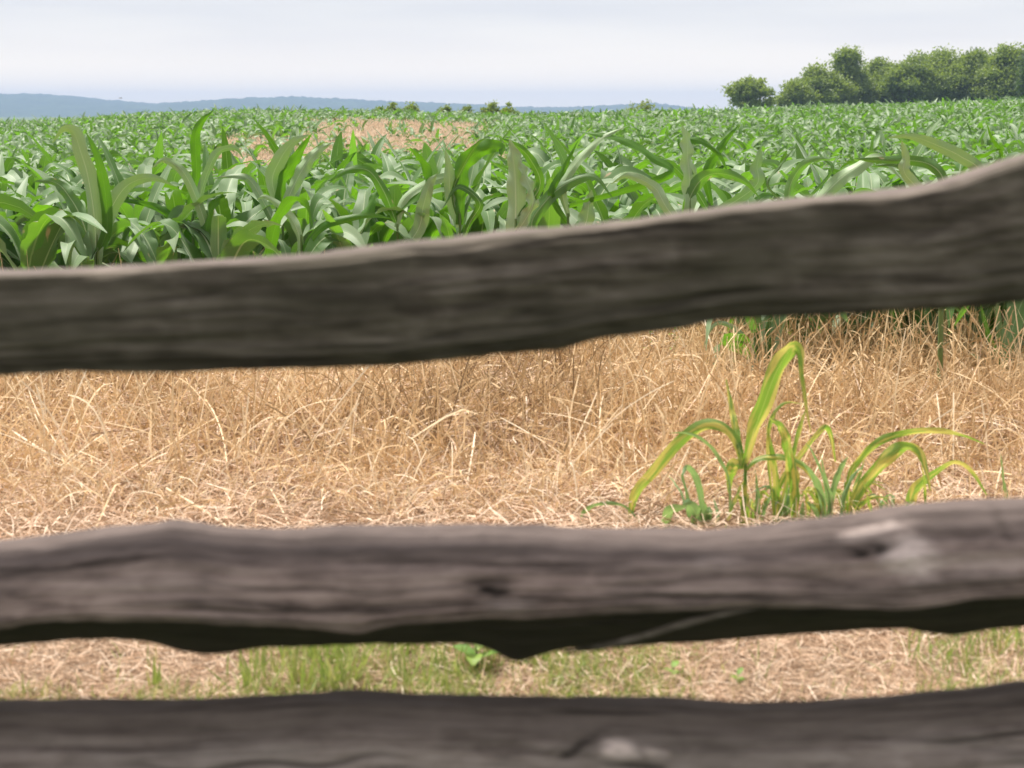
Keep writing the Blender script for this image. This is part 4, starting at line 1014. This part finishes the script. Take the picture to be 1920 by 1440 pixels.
# under the top rail at the right
weed('leaves of the lone corn plant hanging out under the top rail', 1432, 738,
     [([(1430, 740), (1424, 690), (1400, 640), (1372, 612), (1345, 606), (1328, 625), (1318, 656)], 13), ([(1432, 735), (1436, 680), (1442, 620), (1450, 560)], 20), ([(1428, 735), (1416, 680), (1390, 635), (1345, 622)], 9), ([(1434, 735), (1446, 680), (1466, 620), (1478, 580)], 16)],
     mat=M_CORN, r=0.008, stalk_py=600, seed=31, name='corn_plant', cat='corn plant', group='corn plants ahead of the front row')
weed('dark corn plant with leaves spread low beside the right edge under the top rail', 1885, 735,
     [([(1888, 730), (1868, 700), (1842, 678), (1818, 662)], 20), ([(1884, 728), (1866, 670), (1850, 620), (1836, 560)], 18), ([(1888, 730), (1905, 660), (1918, 590), (1930, 540)], 26), ([(1884, 730), (1880, 660), (1872, 600), (1868, 550)], 20)],
     mat=M_CORN, r=0.009, stalk_py=560, seed=32, name='corn_plant', cat='corn plant', group='corn plants ahead of the front row')

def blades(label, bx, by, n, hpx, wpx, spreadpx, seed, mat=M_GREYWEED, name='grass_tuft', group='small grass tufts at the foot of the weeds'):
    rng = np.random.default_rng(seed)
    L = []
    for k in range(n):
        x0 = bx + rng.uniform(-.3, .3) * spreadpx; h = hpx * rng.uniform(0.5, 1.0); dx = rng.normal(0, 0.35) * h
        L.append(([(x0, by + 8), (x0 + dx * 0.35, by - h * 0.6), (x0 + dx, by - h), (x0 + dx * 1.8, by - h * rng.uniform(0.6, 1.05))], wpx * rng.uniform(0.7, 1.2)))
    return weed(label, bx, by, L, mat=mat, name=name, cat='grass tuft', group=group, seed=seed, spread=0.1)
blades('grass tuft at the very foot of the tallest corn weed', 1400, 982, 9, 60, 9, 60, 61, M_WEED)
blades('pale grass tuft left of the tallest corn weed, in front of the looped leaves', 1322, 984, 8, 45, 9, 60, 62)
blades('grass tuft under the crossing yellow leaves in the middle of the cluster', 1478, 982, 9, 70, 8, 70, 63)
blades('fine grass tuft where the two broad arching leaves start', 1600, 978, 10, 75, 8, 60, 64, M_WEED)
blades('low grass tuft between the broad arches and the bent wide leaf', 1662, 970, 6, 55, 7, 50, 65)
blades('small grass tuft between grey-green blade and curved narrow leaves', 1525, 980, 8, 70, 8, 60, 66, M_WEED)
def leafy(label, bx, by, n, h, lw, seed, Y=None, flowers=0, name='leafy_weed'):
    """a small broad-leaved weed: stem and leaves"""
    rng = np.random.default_rng(seed)
    Y = Y or ground_y(by)
    x = (bx - 960) / FPX * Y; z = float(gz(x, Y))
    x = at(bx, by, Y)[0]
    r = empty(name, (x, Y, z)); tag(r, label, 'weed')
    top = np.array([rng.uniform(-.1, .1) * h, rng.uniform(-.1, .1) * h, h])
    V, Q, R = tube(spline([(0, 0, -0.01), tuple(top * 0.5 + [0.004, 0, 0]), tuple(top)], 10), [lw * 0.09, lw * 0.05], 6)
    obj('stem', make_mesh('stem', V, Q, R), M_STALK, r)
    for k in range(n):
        f = 0.25 + 0.75 * (k + 1) / n
        az = k * 2.4 + rng.uniform(-.3, .3)
        V, Q, R, _, _ = ribbons(rng, [top * f], az, rad(rng.uniform(15, 50)), rad(rng.uniform(30, 80)), lw * rng.uniform(1.3, 1.9), lw, S=7, C=4, fold=0.2, prof='head', wave=0.1, var=rng.random())
        obj('leaf', make_mesh('leaf', V, Q, R), M_GRASS_LEAF, r)
    if flowers:
        b = Bag()
        for k in range(flowers):
            f = rng.uniform(0.45, 1.0); c = top * f + rng.normal(0, 0.016, 3)
            n_ = 4; m = np.repeat(c[None], n_, 0)
            V, Q, R, _, _ = ribbons(rng, m, np.arange(n_) * 1.57 + rng.random(), rad(30), rad(30), 0.005, 0.0035, S=2, C=1, fold=0, prof='head'); b.add(V, Q, R)
        obj('blossom', b.mesh('blossom'), M_WHITE, r)
    return r
M_GRASS_LEAF = leaf_mat('broad_leaf', [(0.0, (0.12, 0.25, 0.04)), (0.5, (0.20, 0.36, 0.05)), (1.0, (0.30, 0.40, 0.06))], (0.4, 0.65, 0.05), tfac=0.4, rough=0.5, rib_w=0.03, sheen=0.1)
M_WHITE = straw_mat('seed_fluff', [(0.0, (0.70, 0.66, 0.62)), (1.0, (0.86, 0.84, 0.82))], tfac=0.3)
leafy('broad-leaved bright green weed at the underside of the middle rail, centre', 892, 1262, 5, 0.055, 0.034, 1)
leafy('small yellow-green weed in the grass right of centre below the middle rail', 1262, 1275, 4, 0.025, 0.016, 2)
leafy('tiny green weed between straw and grass, right of the yellow-green one', 1385, 1290, 4, 0.03, 0.012, 3)
leafy('yellow-green leaf cluster cut by the left edge above the middle rail', -4, 905, 4, 0.10, 0.035, 4, Y=2.9)
leafy('slender weed with white fluffy seed heads under the top rail', 1212, 716, 6, 0.26, 0.016, 5, flowers=70)
leafy('green weed with whitish seed heads right of the slender fluffy one', 1262, 712, 7, 0.24, 0.020, 6, flowers=60)
leafy('low bright green weed behind the tall dead grass, right of centre', 1480, 640, 9, 0.20, 0.04, 7)
leafy('dark green weed rising among the tall dead grass on the right', 1650, 690, 8, 0.22, 0.030, 8)
# a vivid green blade clump at the left below the middle rail
weed('vivid green upright grass tuft below the middle rail at the left', 290, 1300,
     [([(288, 1312), (290, 1270), (288, 1225)], 10), ([(294, 1312), (297, 1275), (300, 1238)], 8), ([(284, 1312), (280, 1280), (274, 1255)], 6)], mat=M_GRASS, name='grass_tuft', cat='grass tuft', group='grass tufts below the middle rail', seed=41, spread=0.02)
weed('long slanting green blade left of the dense grass below the middle rail', 440, 1300,
     [([(448, 1310), (420, 1280), (385, 1250)], 6), ([(452, 1310), (460, 1275), (470, 1250)], 7)], mat=M_GRASS, name='grass_tuft', cat='grass tuft', group='grass tufts below the middle rail', seed=42, spread=0.02)
weed('wide-bladed tuft in the dense grass below the middle rail', 625, 1300,
     [([(630, 1308), (624, 1270), (612, 1228)], 14), ([(575, 1308), (582, 1270), (590, 1225)], 12), ([(560, 1308), (545, 1270), (520, 1240)], 8), ([(650, 1308), (655, 1270), (672, 1235)], 8), ([(600, 1308), (604, 1260), (600, 1222)], 10)], mat=M_GRASS, name='grass_tuft', cat='grass tuft', group='grass tufts below the middle rail', seed=43, spread=0.05)

# ------------------------------------------------------------------ trees
def tree(label, px, py_top, D, w_px, mat=M_CROWN, seed=0, name='tree', cat='tree', group=None, nclump=34, nleaf=400, leaf=0.32, zb=None, low=0.18, open_=1.0, lobes=None):
    rng = np.random.default_rng(seed + 500)
    x = (px - 960) / FPX * D
    z = float(gz(x, D)) if zb is None else zb
    top = EYE + (215 - py_top) / FPX * D
    H = top - z; W = w_px / FPX * D
    r = empty(name, (x, D, z)); tag(r, label, cat, group)
    # limbs
    bag = Bag()
    tr = H * 0.035
    trunk = spline([(0, 0, -0.2), (rng.uniform(-.03, .03) * H, 0, H * 0.3), (rng.uniform(-.05, .05) * H, rng.uniform(-.05, .05) * H, H * 0.75)], 12)
    bag.add(*tube(trunk, [tr * 1.3, tr, tr * 0.7, tr * 0.25], 9))
    # crown clumps: centres spread through an uneven crown volume
    C = []
    lob = lobes or [(rng.uniform(-.28, .28), rng.uniform(0.45, 0.8), rng.uniform(0.22, 0.34)) for _ in range(5)]
    lob = list(lob) + [(0, 0.62, 0.36), (rng.uniform(-.1, .1), 0.80, 0.20)]
    nclump = int(nclump * 1.35)
    for k in range(nclump):
        lx, lz, lr = lob[k % len(lob)]
        v = rng.normal(0, 1, 3); v /= np.linalg.norm(v)
        rr = lr * rng.uniform(0.55, 1.0)
        c = np.array([lx * W + v[0] * rr * W * 1.0, v[1] * rr * W * 1.0, lz * H + v[2] * rr * H * 0.75])
        c[2] = min(max(c[2], low * H), H * 0.92)
        c[0] = np.clip(c[0], -0.5 * W, 0.5 * W)
        C.append(c)
    C = np.array(C)
    C[0] = [rng.uniform(-.1, .1) * W, 0, H * 0.955]
    for k in range(0, nclump, 2):
        f = int(np.clip(C[k][2] / (H * 0.75) * 9, 3, 10)) - 1
        a = trunk[f]; b = C[k]
        m_ = (a + b) / 2 + [0, 0, -0.05 * H]
        bag.add(*tube(spline([a, m_, b], 6), [tr * 0.35, tr * 0.22, tr * 0.08], 5))
    V, Q, R = np.concatenate(bag.V), np.concatenate(bag.Q), np.concatenate(bag.R)
    obj('trunk', make_mesh('trunk', V, Q, R), M_BARK, r)
    # leaves
    cr = np.sqrt(W * H) * rng.uniform(0.065, 0.165, nclump)
    n = nclump * nleaf
    idx = np.repeat(np.arange(nclump), nleaf)
    v = rng.normal(0, 1, (n, 3)); v /= np.linalg.norm(v, axis=1)[:, None]
    rad_ = rng.random(n) ** 0.45 * (1 + 0.35 * np.clip(rng.normal(0, 1, n), -1.5, 1.1)) * open_
    P = C[idx] + v * (cr[idx] * rad_)[:, None] * [1.25, 1.25, 0.8]
    P = P[P[:, 2] > 0.05]; idx = idx[:len(P)]; n = len(P)
    cv = rng.random(nclump)
    V, Q, R, _, _ = ribbons(rng, P, rng.uniform(0, 6.28, n), rng.uniform(-1.0, 1.2, n), rng.uniform(-.3, .6, n), leaf * rng.uniform(0.6, 1.3, n),
                            leaf * rng.uniform(0.4, 0.75, n), S=2, C=1, fold=0, prof='head', roll=rng.uniform(-1.5, 1.5, n), var=np.clip(cv[idx] * 0.6 + rng.random(n) * 0.4, 0, 1))
    obj('crown', make_mesh('crown', V, Q, R, smooth=False), mat, r)
    return r
TG = 'trees along the field crest on the right'
tree('lone round tree with sky showing through, left of the row of trees', 1400, 149, 165, 92, seed=1, group=TG, nclump=40, nleaf=170, open_=0.9)
tree('low bushy tree at the left end of the tree row', 1478, 157, 168, 86, seed=2, group=TG)
tree('mid-height tree with a pointed top twig, second in the tree row', 1524, 131, 172, 124, seed=3, group=TG, nclump=46)
tree('tall narrow tree with a small rounded top standing above its neighbours', 1576, 99, 175, 84, seed=4, group=TG, nclump=44, lobes=[(0.0, 0.86, 0.14), (-.05, 0.8, 0.16), (0.1, 0.5, 0.35), (-.15, 0.45, .3)])
tree('round-crowned tree right of the narrow tall one', 1640, 116, 178, 136, seed=5, group=TG, nclump=50)
tree('wide tree with flattish top in the middle of the tree row', 1690, 110, 172, 136, seed=6, group=TG, nclump=50)
tree('tree with two humps left of the tallest right-hand trees', 1748, 103, 176, 130, seed=7, group=TG, nclump=50)
tree('full-crowned tree third from the right edge', 1800, 101, 174, 136, seed=8, group=TG, nclump=52)
tree('tall full tree second from the right edge', 1866, 93, 170, 140, seed=9, group=TG, nclump=52)
tree('dark green tree cut by the right edge of the photo', 1925, 84, 160, 70, mat=M_CROWN_DARK, seed=10, group=TG, nclump=44)
tree('low understorey tree filling the gap behind the tall narrow tree', 1600, 128, 184, 150, seed=11, group=TG, nclump=40)
tree('broad low tree behind the gaps of the row on the far right', 1835, 110, 184, 170, seed=12, group=TG, nclump=48)
tree('broad low tree behind the flattish-topped tree in the middle of the row', 1715, 120, 186, 170, seed=14, group=TG, nclump=50)
tree('small leafy tree closing the row down to the left, behind the bushy one', 1508, 150, 180, 110, seed=15, group=TG, nclump=36)
tree('tree beyond the right edge continuing the row', 2010, 84, 172, 130, seed=13, group=TG, nclump=48)
BG = 'small bushes peeking over the corn crest'
kw = dict(name='bush', cat='bush', group=BG, leaf=0.15, nleaf=80, low=0.3)
tree('low faint bush at the left end of the small bushes', 722, 202, 92, 40, seed=21, nclump=14, **kw)
tree('round small bush on the crest, left of the flat-topped one', 744, 194, 92, 40, seed=22, nclump=16, **kw)
tree('flat-topped wide small bush on the crest', 776, 195, 94, 42, seed=23, nclump=22, **kw)
tree('small round bush alone left of the pair near centre', 843, 200, 92, 40, seed=24, nclump=16, **kw)
tree('small ragged bush between the round one and the pair near centre', 878, 201, 90, 40, seed=25, nclump=14, **kw)
tree('pointed bush, left one of the pair near the centre of the horizon', 927, 194, 90, 40, seed=26, nclump=14, **kw)
tree('ragged spreading bush, right one of the pair near the centre of the horizon', 952, 194, 92, 44, seed=27, nclump=20, **kw)
kw.update(nleaf=26, leaf=0.13)
tree('wispy thin-leaved shrub left half in front of the small blue hilltop', 1180, 196, 95, 50, seed=28, nclump=26, **kw)
tree('wispy thin-leaved taller shrub at the right end of the small blue hilltop', 1208, 188, 95, 40, seed=29, nclump=22, **kw)

# a bird far off over the hills
b = empty('bird', tuple(at(226, 184, 140.0)))
tag(b, 'tiny dark bird gliding above the blue hills at the left', 'bird')
V, Q, R = tube(spline([(-0.16, 0, 0), (-0.05, 0, 0.01), (0.08, 0, 0.01), (0.18, 0, 0.0)], 9), [0.008, 0.03, 0.035, 0.02, 0.008], 8)
obj('body', make_mesh('body', V, Q, R), M_BARK, b)
for s in (-1, 1):
    V, Q, R, _, _ = ribbons(np.random.default_rng(2), [(0.02, 0.03 * s, 0.015)], s * 0.5 + (math.pi if s < 0 else 0), rad(6), rad(14), 0.32, 0.12, S=6, C=2, fold=0.1)
    obj('wing', make_mesh('wing', V, Q, R), M_BARK, b)
